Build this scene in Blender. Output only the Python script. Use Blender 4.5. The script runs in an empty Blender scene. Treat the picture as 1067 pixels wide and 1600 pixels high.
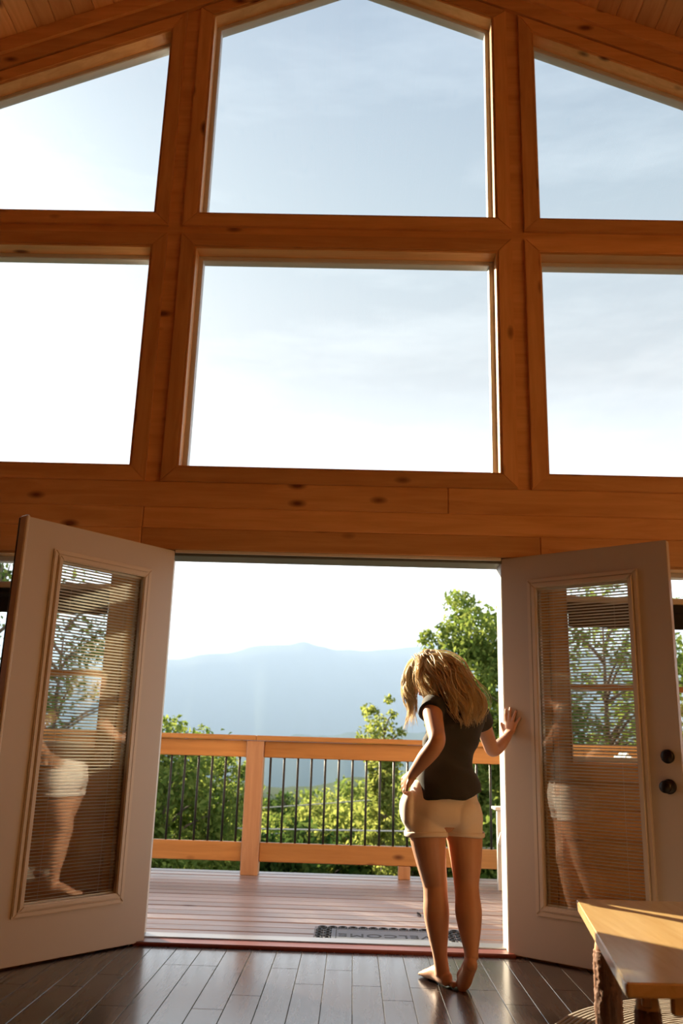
import bpy, bmesh, math, random
import numpy as np
from mathutils import Vector, Matrix

random.seed(7)
rng = np.random.default_rng(7)
scene = bpy.context.scene
COL = scene.collection

# ------------------------------------------------------------------ camera
cam_d = bpy.data.cameras.new('camera')
cam = bpy.data.objects.new('camera', cam_d)
COL.objects.link(cam)
CR, CU, CF = (0.99951915, 0.01285813, 0.02821606), (-0.02388886, -0.26082257, 0.96509114), (-0.01976866, 0.96530112, 0.26038998)
cam.matrix_world = Matrix(((CR[0], CU[0], -CF[0], 0.1116), (CR[1], CU[1], -CF[1], -4.7223), (CR[2], CU[2], -CF[2], 1.0029), (0, 0, 0, 1)))
cam_d.sensor_fit = 'VERTICAL'
cam_d.sensor_height = 36.0
cam_d.sensor_width = 24.0
cam_d.lens = 1338.41 / 1600 * 36.0
cam_d.clip_end = 6000
cam_d.dof.use_dof = True
cam_d.dof.focus_distance = 4.2
cam_d.dof.aperture_fstop = 3.2
scene.camera = cam

# ------------------------------------------------------------------ light
SUN_AZ, SUN_EL = math.radians(42), math.radians(20)        # az: left of straight out of the door
sun_dir = Vector((-math.sin(SUN_AZ) * math.cos(SUN_EL), math.cos(SUN_AZ) * math.cos(SUN_EL), math.sin(SUN_EL)))
sl = bpy.data.lights.new('sun', 'SUN')
sl.energy = 18.0
sl.color = (1.0, 0.83, 0.57)
sl.angle = math.radians(0.6)
so = bpy.data.objects.new('sun', sl)
COL.objects.link(so)
so.rotation_euler = (-sun_dir).to_track_quat('-Z', 'Y').to_euler()

w = bpy.data.worlds.new('sky')
scene.world = w
w.use_nodes = True
nt = w.node_tree
nt.nodes.clear()
N = nt.nodes.new
wout = N('ShaderNodeOutputWorld'); wbg = N('ShaderNodeBackground')
tc = N('ShaderNodeTexCoord'); sep = N('ShaderNodeSeparateXYZ')
nt.links.new(tc.outputs['Generated'], sep.inputs[0])
ramp = N('ShaderNodeValToRGB')                                 # colour by height above the horizon
nt.links.new(sep.outputs['Z'], ramp.inputs[0])
cr = ramp.color_ramp
cr.elements[0].position = 0.0; cr.elements[0].color = (3.0, 3.0, 3.0, 1)
cr.elements[1].position = 1.0; cr.elements[1].color = (0.20, 0.32, 0.52, 1)
for pos, c in ((0.14, (3.2, 3.2, 3.2)), (0.23, (2.3, 2.32, 2.35)), (0.31, (1.12, 1.15, 1.2)), (0.40, (0.84, 0.90, 0.97)), (0.55, (0.64, 0.76, 0.87)), (0.75, (0.45, 0.58, 0.76))):
    e = cr.elements.new(pos); e.color = (*c, 1)
dot = N('ShaderNodeVectorMath'); dot.operation = 'DOT_PRODUCT'
nt.links.new(tc.outputs['Generated'], dot.inputs[0]); dot.inputs[1].default_value = sun_dir
mx = N('ShaderNodeMath'); mx.operation = 'MAXIMUM'; nt.links.new(dot.outputs['Value'], mx.inputs[0]); mx.inputs[1].default_value = 0
def powglow(p, k):
    a = N('ShaderNodeMath'); a.operation = 'POWER'; nt.links.new(mx.outputs[0], a.inputs[0]); a.inputs[1].default_value = p
    b = N('ShaderNodeMath'); b.operation = 'MULTIPLY'; nt.links.new(a.outputs[0], b.inputs[0]); b.inputs[1].default_value = k
    return b
g1 = powglow(5.0, 0.45); g2 = powglow(24.0, 1.3)
ga = N('ShaderNodeMath'); ga.operation = 'ADD'; nt.links.new(g1.outputs[0], ga.inputs[0]); nt.links.new(g2.outputs[0], ga.inputs[1])
# thin high cloud
mp = N('ShaderNodeMapping'); nt.links.new(tc.outputs['Generated'], mp.inputs[0]); mp.inputs['Scale'].default_value = (1.4, 2.2, 7.0); mp.inputs['Rotation'].default_value = (0, 0.25, 0.3)
nz = N('ShaderNodeTexNoise'); nz.inputs['Scale'].default_value = 2.2; nz.inputs['Detail'].default_value = 6; nz.inputs['Roughness'].default_value = 0.6
nt.links.new(mp.outputs[0], nz.inputs['Vector'])
cmr = N('ShaderNodeMapRange'); nt.links.new(nz.outputs['Fac'], cmr.inputs[0])
cmr.inputs[1].default_value = 0.48; cmr.inputs[2].default_value = 0.8; cmr.inputs[3].default_value = 0.0; cmr.inputs[4].default_value = 0.22
ga2 = N('ShaderNodeMath'); ga2.operation = 'ADD'; nt.links.new(ga.outputs[0], ga2.inputs[0]); nt.links.new(cmr.outputs[0], ga2.inputs[1])
glow = N('ShaderNodeMix'); glow.data_type = 'RGBA'; glow.blend_type = 'ADD'; glow.inputs[0].default_value = 1.0
gcol = N('ShaderNodeVectorMath'); gcol.operation = 'SCALE'; gcol.inputs[0].default_value = (1.0, 0.97, 0.90)
nt.links.new(ga2.outputs[0], gcol.inputs['Scale'])
nt.links.new(ramp.outputs['Color'], glow.inputs['A']); nt.links.new(gcol.outputs[0], glow.inputs['B'])
glow.clamp_result = False
nt.links.new(glow.outputs['Result'], wbg.inputs['Color'])
wbg.inputs['Strength'].default_value = 1.0
nt.links.new(wbg.outputs[0], wout.inputs[0])

vs = scene.view_settings
vs.view_transform = 'Standard'; vs.look = 'None'; vs.gamma = 1.0; vs.exposure = 0.0; vs.use_curve_mapping = False
cy = scene.cycles
cy.max_bounces = 12; cy.diffuse_bounces = 6; cy.glossy_bounces = 4; cy.transmission_bounces = 6; cy.transparent_max_bounces = 40
cy.volume_bounces = 1
cy.sample_clamp_indirect = 8.0
cy.caustics_reflective = False; cy.caustics_refractive = False
cy.use_denoising = True

# ------------------------------------------------------------------ helpers: objects
def tag(o, label=None, cat=None, group=None, kind=None):
    if label: o['label'] = label
    if cat: o['category'] = cat
    if group: o['group'] = group
    if kind: o['kind'] = kind
    return o

def empty(name, loc=(0, 0, 0), rz=0.0, parent=None):
    o = bpy.data.objects.new(name, None)
    o.empty_display_size = 0.1
    COL.objects.link(o)
    o.location = loc; o.rotation_euler = (0, 0, rz)
    if parent: o.parent = parent
    return o

def link(name, me, mat=None, parent=None, loc=None, rot=None):
    o = bpy.data.objects.new(name, me)
    COL.objects.link(o)
    if mat and len(me.materials) == 0: me.materials.append(mat)
    if loc is not None: o.location = loc
    if rot is not None: o.rotation_euler = rot
    if parent: o.parent = parent
    return o

def mesh(name, v, f, smooth=False):
    me = bpy.data.meshes.new(name)
    me.from_pydata([tuple(p) for p in v], [], [tuple(q) for q in f])
    me.update()
    if smooth:
        me.polygons.foreach_set('use_smooth', [True] * len(me.polygons))
    return me

class MB:
    """collects geometry for one mesh"""
    def __init__(s): s.v = []; s.f = []
    def add(s, v, f):
        n = len(s.v); s.v += [tuple(p) for p in v]; s.f += [tuple(i + n for i in q) for q in f]; return s
    def box(s, x0, x1, y0, y1, z0, z1):
        return s.add([(x0,y0,z0),(x1,y0,z0),(x1,y1,z0),(x0,y1,z0),(x0,y0,z1),(x1,y0,z1),(x1,y1,z1),(x0,y1,z1)],
                     [(0,3,2,1),(4,5,6,7),(0,1,5,4),(1,2,6,5),(2,3,7,6),(3,0,4,7)])
    def obj(s, name, mat, parent=None, smooth=False, loc=None):
        return link(name, mesh(name, s.v, s.f, smooth), mat, parent, loc)

_cbox = {}
def cbox_mesh(sx, sy, sz, b, mat):
    """chamfered box centred on the origin, mesh shared by size and material"""
    key = (round(sx, 4), round(sy, 4), round(sz, 4), round(b, 4), mat.name)
    if key in _cbox: return _cbox[key]
    hx, hy, hz = sx / 2, sy / 2, sz / 2
    b = min(b, hx * .9, hy * .9, hz * .9)
    vs_, idx = [], {}
    for ix in (-1, 1):
        for iy in (-1, 1):
            for iz in (-1, 1):
                for a in range(3):
                    p = [ix * (hx - b), iy * (hy - b), iz * (hz - b)]
                    p[a] = (ix * hx, iy * hy, iz * hz)[a]
                    idx[(ix, iy, iz, a)] = len(vs_); vs_.append(tuple(p))
    fs = []
    S = (-1, 1)
    for s in S:
        fs.append([idx[(s, -1, -1, 0)], idx[(s, 1, -1, 0)], idx[(s, 1, 1, 0)], idx[(s, -1, 1, 0)]])
        fs.append([idx[(-1, s, -1, 1)], idx[(1, s, -1, 1)], idx[(1, s, 1, 1)], idx[(-1, s, 1, 1)]])
        fs.append([idx[(-1, -1, s, 2)], idx[(1, -1, s, 2)], idx[(1, 1, s, 2)], idx[(-1, 1, s, 2)]])
    for a in S:
        for c in S:
            fs.append([idx[(a, c, -1, 0)], idx[(a, c, 1, 0)], idx[(a, c, 1, 1)], idx[(a, c, -1, 1)]])
            fs.append([idx[(a, -1, c, 0)], idx[(a, 1, c, 0)], idx[(a, 1, c, 2)], idx[(a, -1, c, 2)]])
            fs.append([idx[(-1, a, c, 1)], idx[(1, a, c, 1)], idx[(1, a, c, 2)], idx[(-1, a, c, 2)]])
            for d in S:
                fs.append([idx[(a, c, d, 0)], idx[(a, c, d, 1)], idx[(a, c, d, 2)]])
    bm = bmesh.new()
    bv = [bm.verts.new(p) for p in vs_]
    for f in fs: bm.faces.new([bv[i] for i in f])
    bmesh.ops.recalc_face_normals(bm, faces=bm.faces)
    me = bpy.data.meshes.new('board'); bm.to_mesh(me); bm.free()
    me.materials.append(mat)
    _cbox[key] = me
    return me

def board(name, x0, x1, y0, y1, z0, z1, mat, parent=None, b=0.004):
    me = cbox_mesh(x1 - x0, y1 - y0, z1 - z0, b, mat)
    return link(name, me, None, parent, ((x0 + x1) / 2, (y0 + y1) / 2, (z0 + z1) / 2))

def frames(pts, ref):
    pts = [Vector(p) for p in pts]; out = []
    for i, p in enumerate(pts):
        t = (pts[min(i + 1, len(pts) - 1)] - pts[max(i - 1, 0)]).normalized()
        r = Vector(ref); r = r - t * r.dot(t)
        if r.length < 1e-4: r = t.orthogonal()
        r.normalize()
        out.append((p, t.cross(r).normalized(), r, t))
    return out

def crom(pts, rad, sub):
    """Catmull-Rom refinement of a path and its radii"""
    P = np.array(pts, float); R = np.array([(r, r) if np.isscalar(r) else r for r in rad], float)
    A = np.hstack([P, R]); n = len(A)
    if sub <= 1: return A[:, :3], A[:, 3:]
    out = []
    for i in range(n - 1):
        a, b, c, d = A[max(i - 1, 0)], A[i], A[i + 1], A[min(i + 2, n - 1)]
        for k in range(sub):
            t = k / sub
            out.append(.5 * ((2 * b) + (c - a) * t + (2 * a - 5 * b + 4 * c - d) * t * t + (3 * b - a - 3 * c + d) * t ** 3))
    out.append(A[-1]); out = np.array(out)
    return out[:, :3], np.maximum(out[:, 3:], 1e-4)

def tube(pts, rad, seg=10, sub=1, ref=(0, 1, 0.01), cap=0.6):
    P, R = crom(pts, rad, sub)
    v, f = [], []
    fr = frames(P, ref)
    for (p, s, r, t), (ra, rb) in zip(fr, R):
        for k in range(seg):
            a = 2 * math.pi * k / seg
            v.append(p + s * (ra * math.cos(a)) + r * (rb * math.sin(a)))
    m = len(P)
    for i in range(m - 1):
        for k in range(seg):
            k2 = (k + 1) % seg
            f.append((i * seg + k, i * seg + k2, (i + 1) * seg + k2, (i + 1) * seg + k))
    for e, sg in ((0, -1), (m - 1, 1)):
        p, s, r, t = fr[e]
        v.append(p + t * (sg * cap * min(R[e])))
        c = len(v) - 1
        for k in range(seg):
            q = (e * seg + k, e * seg + (k + 1) % seg)
            f.append((c, q[1], q[0]) if e == 0 else (c, q[0], q[1]))
    return v, f

def ellipsoid(c, axes, seg=24, rings=14):
    """axes: three vectors (already scaled)"""
    c = Vector(c); A, B, Cc = [Vector(a) for a in axes]
    v = [c + Cc]; f = []
    for i in range(1, rings):
        th = math.pi * i / rings
        for k in range(seg):
            ph = 2 * math.pi * k / seg
            v.append(c + A * (math.sin(th) * math.cos(ph)) + B * (math.sin(th) * math.sin(ph)) + Cc * math.cos(th))
    v.append(c - Cc)
    for k in range(seg): f.append((0, 1 + k, 1 + (k + 1) % seg))
    for i in range(rings - 2):
        for k in range(seg):
            a, b = 1 + i * seg + k, 1 + i * seg + (k + 1) % seg
            f.append((a, a + seg, b + seg, b))
    last = len(v) - 1; o = 1 + (rings - 2) * seg
    for k in range(seg): f.append((last, o + (k + 1) % seg, o + k))
    return v, f

def prism(poly, y0, y1):
    """closed prism over an (x, z) polygon, extruded along y"""
    n = len(poly)
    v = [(x, y0, z) for x, z in poly] + [(x, y1, z) for x, z in poly]
    f = [tuple(range(n)), tuple(range(2 * n - 1, n - 1, -1))]
    for i in range(n):
        j = (i + 1) % n
        f.append((i, i + n, j + n, j))
    return v, f

def fixed(v, f, name):
    bm = bmesh.new()
    bv = [bm.verts.new(p) for p in v]
    for q in f:
        try: bm.faces.new([bv[i] for i in q])
        except ValueError: pass
    bmesh.ops.recalc_face_normals(bm, faces=bm.faces)
    me = bpy.data.meshes.new(name); bm.to_mesh(me); bm.free()
    return me

def offset_poly(poly, d):
    """grow (d > 0) a counter-clockwise convex polygon"""
    n = len(poly); out = []
    for i in range(n):
        p0, p1, p2 = [Vector(poly[k % n]) for k in (i - 1, i, i + 1)]
        e1, e2 = (p1 - p0).normalized(), (p2 - p1).normalized()
        n1, n2 = Vector((e1.y, -e1.x)), Vector((e2.y, -e2.x))
        m = (n1 + n2); m = m / (m.length_squared / 2) if m.length > 1e-6 else n1
        out.append(tuple(p1 + m * d))
    return out

def mitred(name, poly, d_in, d_out, y0, y1, mats, parent):
    """one mitred board per side of the polygon; mats(i) picks the material"""
    A, B = offset_poly(poly, d_in), offset_poly(poly, d_out)
    n = len(poly); res = []
    for i in range(n):
        j = (i + 1) % n
        q = [A[i], A[j], B[j], B[i]]
        cx = sum(p[0] for p in q) / 4; cz = sum(p[1] for p in q) / 4
        v, f = prism([(x - cx, z - cz) for x, z in q], y0, y1)
        ex, ez = A[j][0] - A[i][0], A[j][1] - A[i][1]
        me = fixed(v, f, name)
        m = mats('x' if abs(ex) > abs(ez) else 'z') if callable(mats) else mats
        bm = bmesh.new(); bm.from_mesh(me)
        bmesh.ops.bevel(bm, geom=[e for e in bm.edges if all(abs(vv.co.y - y0) < 1e-6 for vv in e.verts)], offset=0.004, segments=2, affect='EDGES')
        bm.to_mesh(me); bm.free()
        res.append(link(name, me, m, parent, (cx, 0, cz)))
    return res

def remesh(v, f, name, voxel, smooth_it=4, fac=0.5):
    me = mesh('tmp', v, f); o = bpy.data.objects.new('tmp', me); COL.objects.link(o)
    m = o.modifiers.new('r', 'REMESH'); m.mode = 'VOXEL'; m.voxel_size = voxel
    s = o.modifiers.new('s', 'SMOOTH'); s.factor = fac; s.iterations = smooth_it
    dg = bpy.context.evaluated_depsgraph_get()
    new = bpy.data.meshes.new_from_object(o.evaluated_get(dg))
    bpy.data.objects.remove(o); new.name = name
    new.polygons.foreach_set('use_smooth', [True] * len(new.polygons))
    return new

# ------------------------------------------------------------------ helpers: materials
def principled(name, color, rough=0.5, **kw):
    m = bpy.data.materials.new(name); m.use_nodes = True
    b = m.node_tree.nodes['Principled BSDF']
    b.inputs['Base Color'].default_value = (*color, 1); b.inputs['Roughness'].default_value = rough
    for k, val in kw.items(): b.inputs[k.replace('_', ' ')].default_value = val
    return m

def wood(name, axis, light, dark, knot=(0.16, 0.055, 0.018), rough=0.38, scale=1.0, knots=0.8, vary=0.35, spec=0.5, coat=0.0, bump=0.15, gloss_var=0.0):
    """grain along one axis of the object; every object gets its own cut of the tree"""
    m = bpy.data.materials.new(name); m.use_nodes = True
    t = m.node_tree; n = t.nodes.new; b = t.nodes['Principled BSDF']
    tcn = n('ShaderNodeTexCoord'); oi = n('ShaderNodeObjectInfo')
    off = n('ShaderNodeVectorMath'); off.operation = 'SCALE'
    t.links.new(oi.outputs['Random'], off.inputs['Scale']); off.inputs[0].default_value = (37.0, 53.0, 29.0)
    add = n('ShaderNodeVectorMath'); add.operation = 'ADD'
    t.links.new(tcn.outputs['Object'], add.inputs[0]); t.links.new(off.outputs[0], add.inputs[1])
    ax = 'xyz'.index(axis)
    def mapped(long, across):
        mpn = n('ShaderNodeMapping'); sc = [across] * 3; sc[ax] = long
        mpn.inputs['Scale'].default_value = sc
        t.links.new(add.outputs[0], mpn.inputs['Vector']); return mpn
    m1 = mapped(0.9 * scale, 11 * scale)
    g = n('ShaderNodeTexNoise'); g.inputs['Scale'].default_value = 1.6; g.inputs['Detail'].default_value = 7; g.inputs['Roughness'].default_value = 0.62; g.inputs['Distortion'].default_value = 0.6
    t.links.new(m1.outputs[0], g.inputs['Vector'])
    cr_ = n('ShaderNodeValToRGB'); t.links.new(g.outputs['Fac'], cr_.inputs[0])
    cr_.color_ramp.elements[0].position = 0.30; cr_.color_ramp.elements[0].color = (*dark, 1)
    cr_.color_ramp.elements[1].position = 0.68; cr_.color_ramp.elements[1].color = (*light, 1)
    # knots
    m2 = mapped(2.3 * scale, 5.2 * scale)
    vo = n('ShaderNodeTexVoronoi'); vo.inputs['Scale'].default_value = 1.15; vo.feature = 'F1'
    t.links.new(m2.outputs[0], vo.inputs['Vector'])
    kr = n('ShaderNodeMapRange'); t.links.new(vo.outputs['Distance'], kr.inputs[0])
    kr.inputs[1].default_value = 0.06; kr.inputs[2].default_value = 0.17; kr.inputs[3].default_value = 1.0; kr.inputs[4].default_value = 0.0
    sepc = n('ShaderNodeSeparateColor'); t.links.new(vo.outputs['Color'], sepc.inputs[0])
    gt = n('ShaderNodeMath'); gt.operation = 'LESS_THAN'; t.links.new(sepc.outputs[0], gt.inputs[0]); gt.inputs[1].default_value = knots
    km = n('ShaderNodeMath'); km.operation = 'MULTIPLY'; t.links.new(kr.outputs[0], km.inputs[0]); t.links.new(gt.outputs[0], km.inputs[1])
    mixk = n('ShaderNodeMix'); mixk.data_type = 'RGBA'
    t.links.new(km.outputs[0], mixk.inputs[0]); t.links.new(cr_.outputs[0], mixk.inputs['A']); mixk.inputs['B'].default_value = (*knot, 1)
    # board to board tone
    mr = n('ShaderNodeMapRange'); t.links.new(oi.outputs['Random'], mr.inputs[0]); mr.inputs[3].default_value = 1 - vary / 2; mr.inputs[4].default_value = 1 + vary / 2
    hs = n('ShaderNodeHueSaturation'); t.links.new(mixk.outputs['Result'], hs.inputs['Color']); t.links.new(mr.outputs[0], hs.inputs['Value'])
    t.links.new(hs.outputs[0], b.inputs['Base Color'])
    b.inputs['Roughness'].default_value = rough; b.inputs['Specular IOR Level'].default_value = spec; b.inputs['Coat Weight'].default_value = coat; b.inputs['Coat Roughness'].default_value = 0.16
    if gloss_var:
        rr = n('ShaderNodeMapRange'); t.links.new(g.outputs['Fac'], rr.inputs[0]); rr.inputs[3].default_value = rough - gloss_var; rr.inputs[4].default_value = rough + gloss_var
        t.links.new(rr.outputs[0], b.inputs['Roughness'])
    bp = n('ShaderNodeBump'); bp.inputs['Strength'].default_value = bump; bp.inputs['Distance'].default_value = 0.004
    t.links.new(g.outputs['Fac'], bp.inputs['Height']); t.links.new(bp.outputs[0], b.inputs['Normal'])
    return m

def glass(name, tint=(0.97, 0.985, 0.98)):
    """thin pane: straight transmission plus the mirror image at its two faces"""
    m = bpy.data.materials.new(name); m.use_nodes = True
    t = m.node_tree; t.nodes.clear(); n = t.nodes.new
    out = n('ShaderNodeOutputMaterial'); tr = n('ShaderNodeBsdfTransparent'); gl = n('ShaderNodeBsdfGlossy'); mixs = n('ShaderNodeMixShader')
    tr.inputs[0].default_value = (*tint, 1); gl.inputs['Roughness'].default_value = 0.0
    ge = n('ShaderNodeNewGeometry'); io = n('ShaderNodeMapRange'); t.links.new(ge.outputs['Backfacing'], io.inputs[0])
    io.inputs[3].default_value = 1.52; io.inputs[4].default_value = 1 / 1.52
    fr = n('ShaderNodeFresnel'); t.links.new(io.outputs[0], fr.inputs['IOR'])
    t.links.new(fr.outputs[0], mixs.inputs[0]); t.links.new(tr.outputs[0], mixs.inputs[1]); t.links.new(gl.outputs[0], mixs.inputs[2])
    t.links.new(mixs.outputs[0], out.inputs[0])
    return m

def leafmat(name, c1, c2, trans=0.45):
    m = bpy.data.materials.new(name); m.use_nodes = True
    t = m.node_tree; t.nodes.clear(); n = t.nodes.new
    out = n('ShaderNodeOutputMaterial'); d = n('ShaderNodeBsdfDiffuse'); tl = n('ShaderNodeBsdfTranslucent'); mixs = n('ShaderNodeMixShader')
    gm = n('ShaderNodeNewGeometry'); rp = n('ShaderNodeMix'); rp.data_type = 'RGBA'
    t.links.new(gm.outputs['Random Per Island'], rp.inputs[0]); rp.inputs['A'].default_value = (*c1, 1); rp.inputs['B'].default_value = (*c2, 1)
    hs = n('ShaderNodeHueSaturation'); hs.inputs['Hue'].default_value = 0.485; hs.inputs['Value'].default_value = 1.35; hs.inputs['Saturation'].default_value = 1.05
    t.links.new(rp.outputs['Result'], d.inputs[0]); t.links.new(rp.outputs['Result'], hs.inputs['Color']); t.links.new(hs.outputs[0], tl.inputs[0])
    mixs.inputs[0].default_value = trans
    t.links.new(d.outputs[0], mixs.inputs[1]); t.links.new(tl.outputs[0], mixs.inputs[2]); t.links.new(mixs.outputs[0], out.inputs[0])
    return m

PINE_L, PINE_D = (0.74, 0.42, 0.19), (0.57, 0.285, 0.11)
PX = wood('pine_along_x', 'x', PINE_L, PINE_D)
PY = wood('pine_along_y', 'y', PINE_L, PINE_D)
PZ = wood('pine_along_z', 'z', PINE_L, PINE_D)
pine = lambda a: {'x': PX, 'y': PY, 'z': PZ}[a]
FLOORM = wood('dark_floor', 'y', (0.014, 0.006, 0.004), (0.006, 0.0026, 0.002), knot=(0.008, 0.004, 0.003), rough=0.27, knots=0.12, vary=0.6, coat=0.45, bump=0.04, gloss_var=0.04)
DECKM = wood('deck_wood', 'x', (0.39, 0.32, 0.305), (0.25, 0.195, 0.183), knot=(0.09, 0.04, 0.03), rough=0.36, knots=0.15, vary=0.5, bump=0.4, spec=0.8)
RAILX = wood('rail_wood_x', 'x', (0.60, 0.325, 0.115), (0.44, 0.22, 0.07), knots=0.45)
RAILZ = wood('rail_wood_z', 'z', (0.60, 0.37, 0.22), (0.44, 0.25, 0.14), knots=0.3)
TABLEM = wood('table_pine', 'y', (0.80, 0.57, 0.27), (0.64, 0.41, 0.17), knot=(0.3, 0.15, 0.05), rough=0.22, knots=0.12, vary=0.15, coat=0.5, bump=0.05)
BARK = wood('log_bark', 'z', (0.20, 0.085, 0.04), (0.035, 0.014, 0.009), rough=0.7, knots=0.5, bump=1.0, scale=2.2)
TENON = wood('peeled_log', 'z', (0.70, 0.42, 0.18), (0.50, 0.28, 0.10), rough=0.5, knots=0.2)
TRUNKM = wood('tree_bark', 'z', (0.17, 0.13, 0.10), (0.06, 0.045, 0.035), rough=0.9, knots=0.3, bump=1.0)
DOORM = principled('door_paint', (0.52, 0.44, 0.36), 0.42)
LITEM = principled('lite_frame', (0.60, 0.50, 0.39), 0.40)
BLINDM = principled('blind_slat', (0.74, 0.70, 0.64), 0.45)
VINYL = principled('window_vinyl', (0.62, 0.62, 0.64), 0.45)
JAMBM = principled('jamb_paint', (0.70, 0.66, 0.60), 0.45)
GLASS = glass('window_glass')
BRONZE = principled('dark_bronze', (0.025, 0.018, 0.014), 0.35, Metallic=0.7)
BLACKMETAL = principled('black_metal', (0.008, 0.010, 0.009), 0.45)
ALU = principled('threshold_metal', (0.45, 0.44, 0.44), 0.35, Metallic=0.9)
DARKALU = principled('door_head_strip', (0.10, 0.11, 0.10), 0.45)
SHADEM = principled('black_shade', (0.012, 0.009, 0.008), 0.8)
THRESH = wood('threshold_wood', 'x', (0.22, 0.055, 0.035), (0.13, 0.03, 0.02), rough=0.35, knots=0.0, vary=0.0)

# ------------------------------------------------------------------ the room
CEIL = lambda x: 6.45 - 0.415 * abs(x)
TOPL = lambda x: 6.125 - 0.415 * abs(x)
HX, BACK, WT = 4.6, -8.4, 0.16
XL, XCL, XCR, XR = -1.212, -0.9475, 0.935, 1.188
Z1, Z2, Z3 = 4.1965, 3.966, 2.518
XO = 3.13
SWL, SWR, SWO, SWB, SWT = -1.25, 1.26, 2.95, 0.93, 2.0

core = MB()
def slab(poly): core.add(*prism(poly, 0.0, WT))
def rect(x0, x1, z0, z1): slab([(x0, z0), (x1, z0), (x1, z1), (x0, z1)])
for a, b in ((XL, XCL), (XCR, XR)):
    slab([(a, 2.03), (b, 2.03), (b, CEIL(b)), (a, CEIL(a))])
slab([(-HX, 0), (-XO, 0), (-XO, CEIL(XO)), (-HX, CEIL(HX))]); slab([(XO, 0), (HX, 0), (HX, CEIL(HX)), (XO, CEIL(XO))])
for a, b in ((-XO, XL), (XCL, XCR), (XR, XO)):
    rect(a, b, Z2, Z1); rect(a, b, 2.03, Z3)
    mid = [(b, TOPL(b)), (b, CEIL(b))]
    if a < 0 < b: slab([(a, TOPL(a)), (0, TOPL(0)), (0, CEIL(0)), (a, CEIL(a))]); slab([(0, TOPL(0)), (b, TOPL(b)), (b, CEIL(b)), (0, CEIL(0))])
    else: slab([(a, TOPL(a)), (b, TOPL(b)), (b, CEIL(b)), (a, CEIL(a))])
rect(SWL, -0.975, 0, 2.03); rect(0.945, SWR, 0, 2.03)
for s, e in ((-1, SWL), (1, SWR)):
    a, b = sorted((s * SWO, e))
    rect(a, b, 0, SWB); rect(a, b, SWT, 2.03)
    a, b = sorted((s * SWO, s * XO)); rect(a, b, 0, 2.03)
wall_front = link('wall_front', fixed(core.v, core.f, 'wall_front'), PX)
tag(wall_front, 'pine board gable wall with tall windows and the open double doors', kind='structure')

def wall_board(x0, x1, z0, z1, m=PX, y0=-0.02, y1=0.0):
    return board('board', x0, x1, y0, y1, z0, z1, m, wall_front, 0.005)
for z0, z1, cuts in ((2.278, 2.430, (-2.45, 0.62)), (2.154, 2.278, (-1.116, 2.30)), (2.030, 2.154, (-1.116, 1.136))):
    xs = [-HX, *cuts, HX]
    for a, b in zip(xs, xs[1:]): wall_board(a + 0.0008, b - 0.0008, z0, z1)
for k in range(6):
    z0 = 0.14 * k
    for a, b, cut in ((-HX, SWL + 0.09, -2.6 + 0.5 * (k % 3)), (SWR - 0.09, HX, 2.2 + 0.6 * (k % 3))):
        wall_board(a, cut - 0.0008, z0, z0 + 0.14); wall_board(cut + 0.0008, b, z0, z0 + 0.14)
for k in range(8):
    z0 = 0.84 + 0.14875 * k
    wall_board(-HX, -SWO - 0.09, z0, z0 + 0.14875); wall_board(SWO + 0.09, HX, z0, z0 + 0.14875)
wall_board(SWL + 0.092, -0.977, 0.0, 2.028, PZ); wall_board(0.947, SWR - 0.092, 0.0, 2.028, PZ)
# sloping board that closes the gable under the ceiling
for s in (-1, 1):
    for k, (o0, o1, yy) in enumerate(((0.105, 0.215, -0.03), (0.215, 0.335, -0.055))):
        q = [(0, TOPL(0) + o0), (s * HX, TOPL(HX) + o0), (s * HX, TOPL(HX) + o1), (0, TOPL(0) + o1)]
        me = fixed(*prism(q, yy, 0.0), 'gable_board')
        link('gable_board', me, PX, wall_front)

def window(n, poly, label, extra=None):
    w_ = empty('window_%d' % n, (0, 0, 0)); tag(w_, label, kind='structure')
    mitred('casing_board', poly, 0.0, 0.088, -0.022, 0.0, pine, w_)
    mitred('jamb_board', poly, -0.012, 0.0, -0.016, 0.084, pine, w_)
    mitred('window_frame', poly, -0.040, -0.0005, 0.0845, 0.150, VINYL, w_)
    link('pane', fixed(*prism(offset_poly(poly, -0.036), 0.124, 0.130), 'pane'), GLASS, w_)
    return w_
R4 = lambda x0, x1, z0, z1: [(x0, z0), (x1, z0), (x1, z1), (x0, z1)]
window(1, R4(-XO, XL, Z3, Z2), 'left window of the lower row above the doors')
window(2, R4(XCL, XCR, Z3, Z2), 'wide centre window just above the double doors')
window(3, R4(XR, XO, Z3, Z2), 'right window of the lower row above the doors')
window(4, [(-XO, Z1), (XL, Z1), (XL, TOPL(XL)), (-XO, TOPL(XO))], 'left gable window with a sloping top')
window(5, [(XCL, Z1), (XCR, Z1), (XCR, TOPL(XCR)), (0, TOPL(0)), (XCL, TOPL(XCL))], 'peaked centre gable window under the ridge')
window(6, [(XR, Z1), (XO, Z1), (XO, TOPL(XO)), (XR, TOPL(XR))], 'right gable window with a sloping top')
for n, a, b, sd in ((7, -SWO, SWL, 'left'), (8, SWR, SWO, 'right')):
    w_ = window(n, R4(a, b, SWB, SWT), 'sash window beside the %s open door' % sd)
    board('transom_bar', a + 0.04, b - 0.04, 0.085, 0.15, 1.805, 1.842, JAMBM, w_)
    board('meeting_rail', a + 0.04, b - 0.04, 0.10, 0.15, 1.325, 1.355, PX, w_)
    # dark shade rolled up at the head of the lower sash
    v, f = tube([(a + 0.04, 0.085, 1.775), (b - 0.04, 0.085, 1.775)], [0.03, 0.03], 12)
    rs = MB().add(v, f).box(a + 0.04, b - 0.04, 0.072, 0.080, 1.665, 1.78).obj('rolled_shade', SHADEM, w_)

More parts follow.
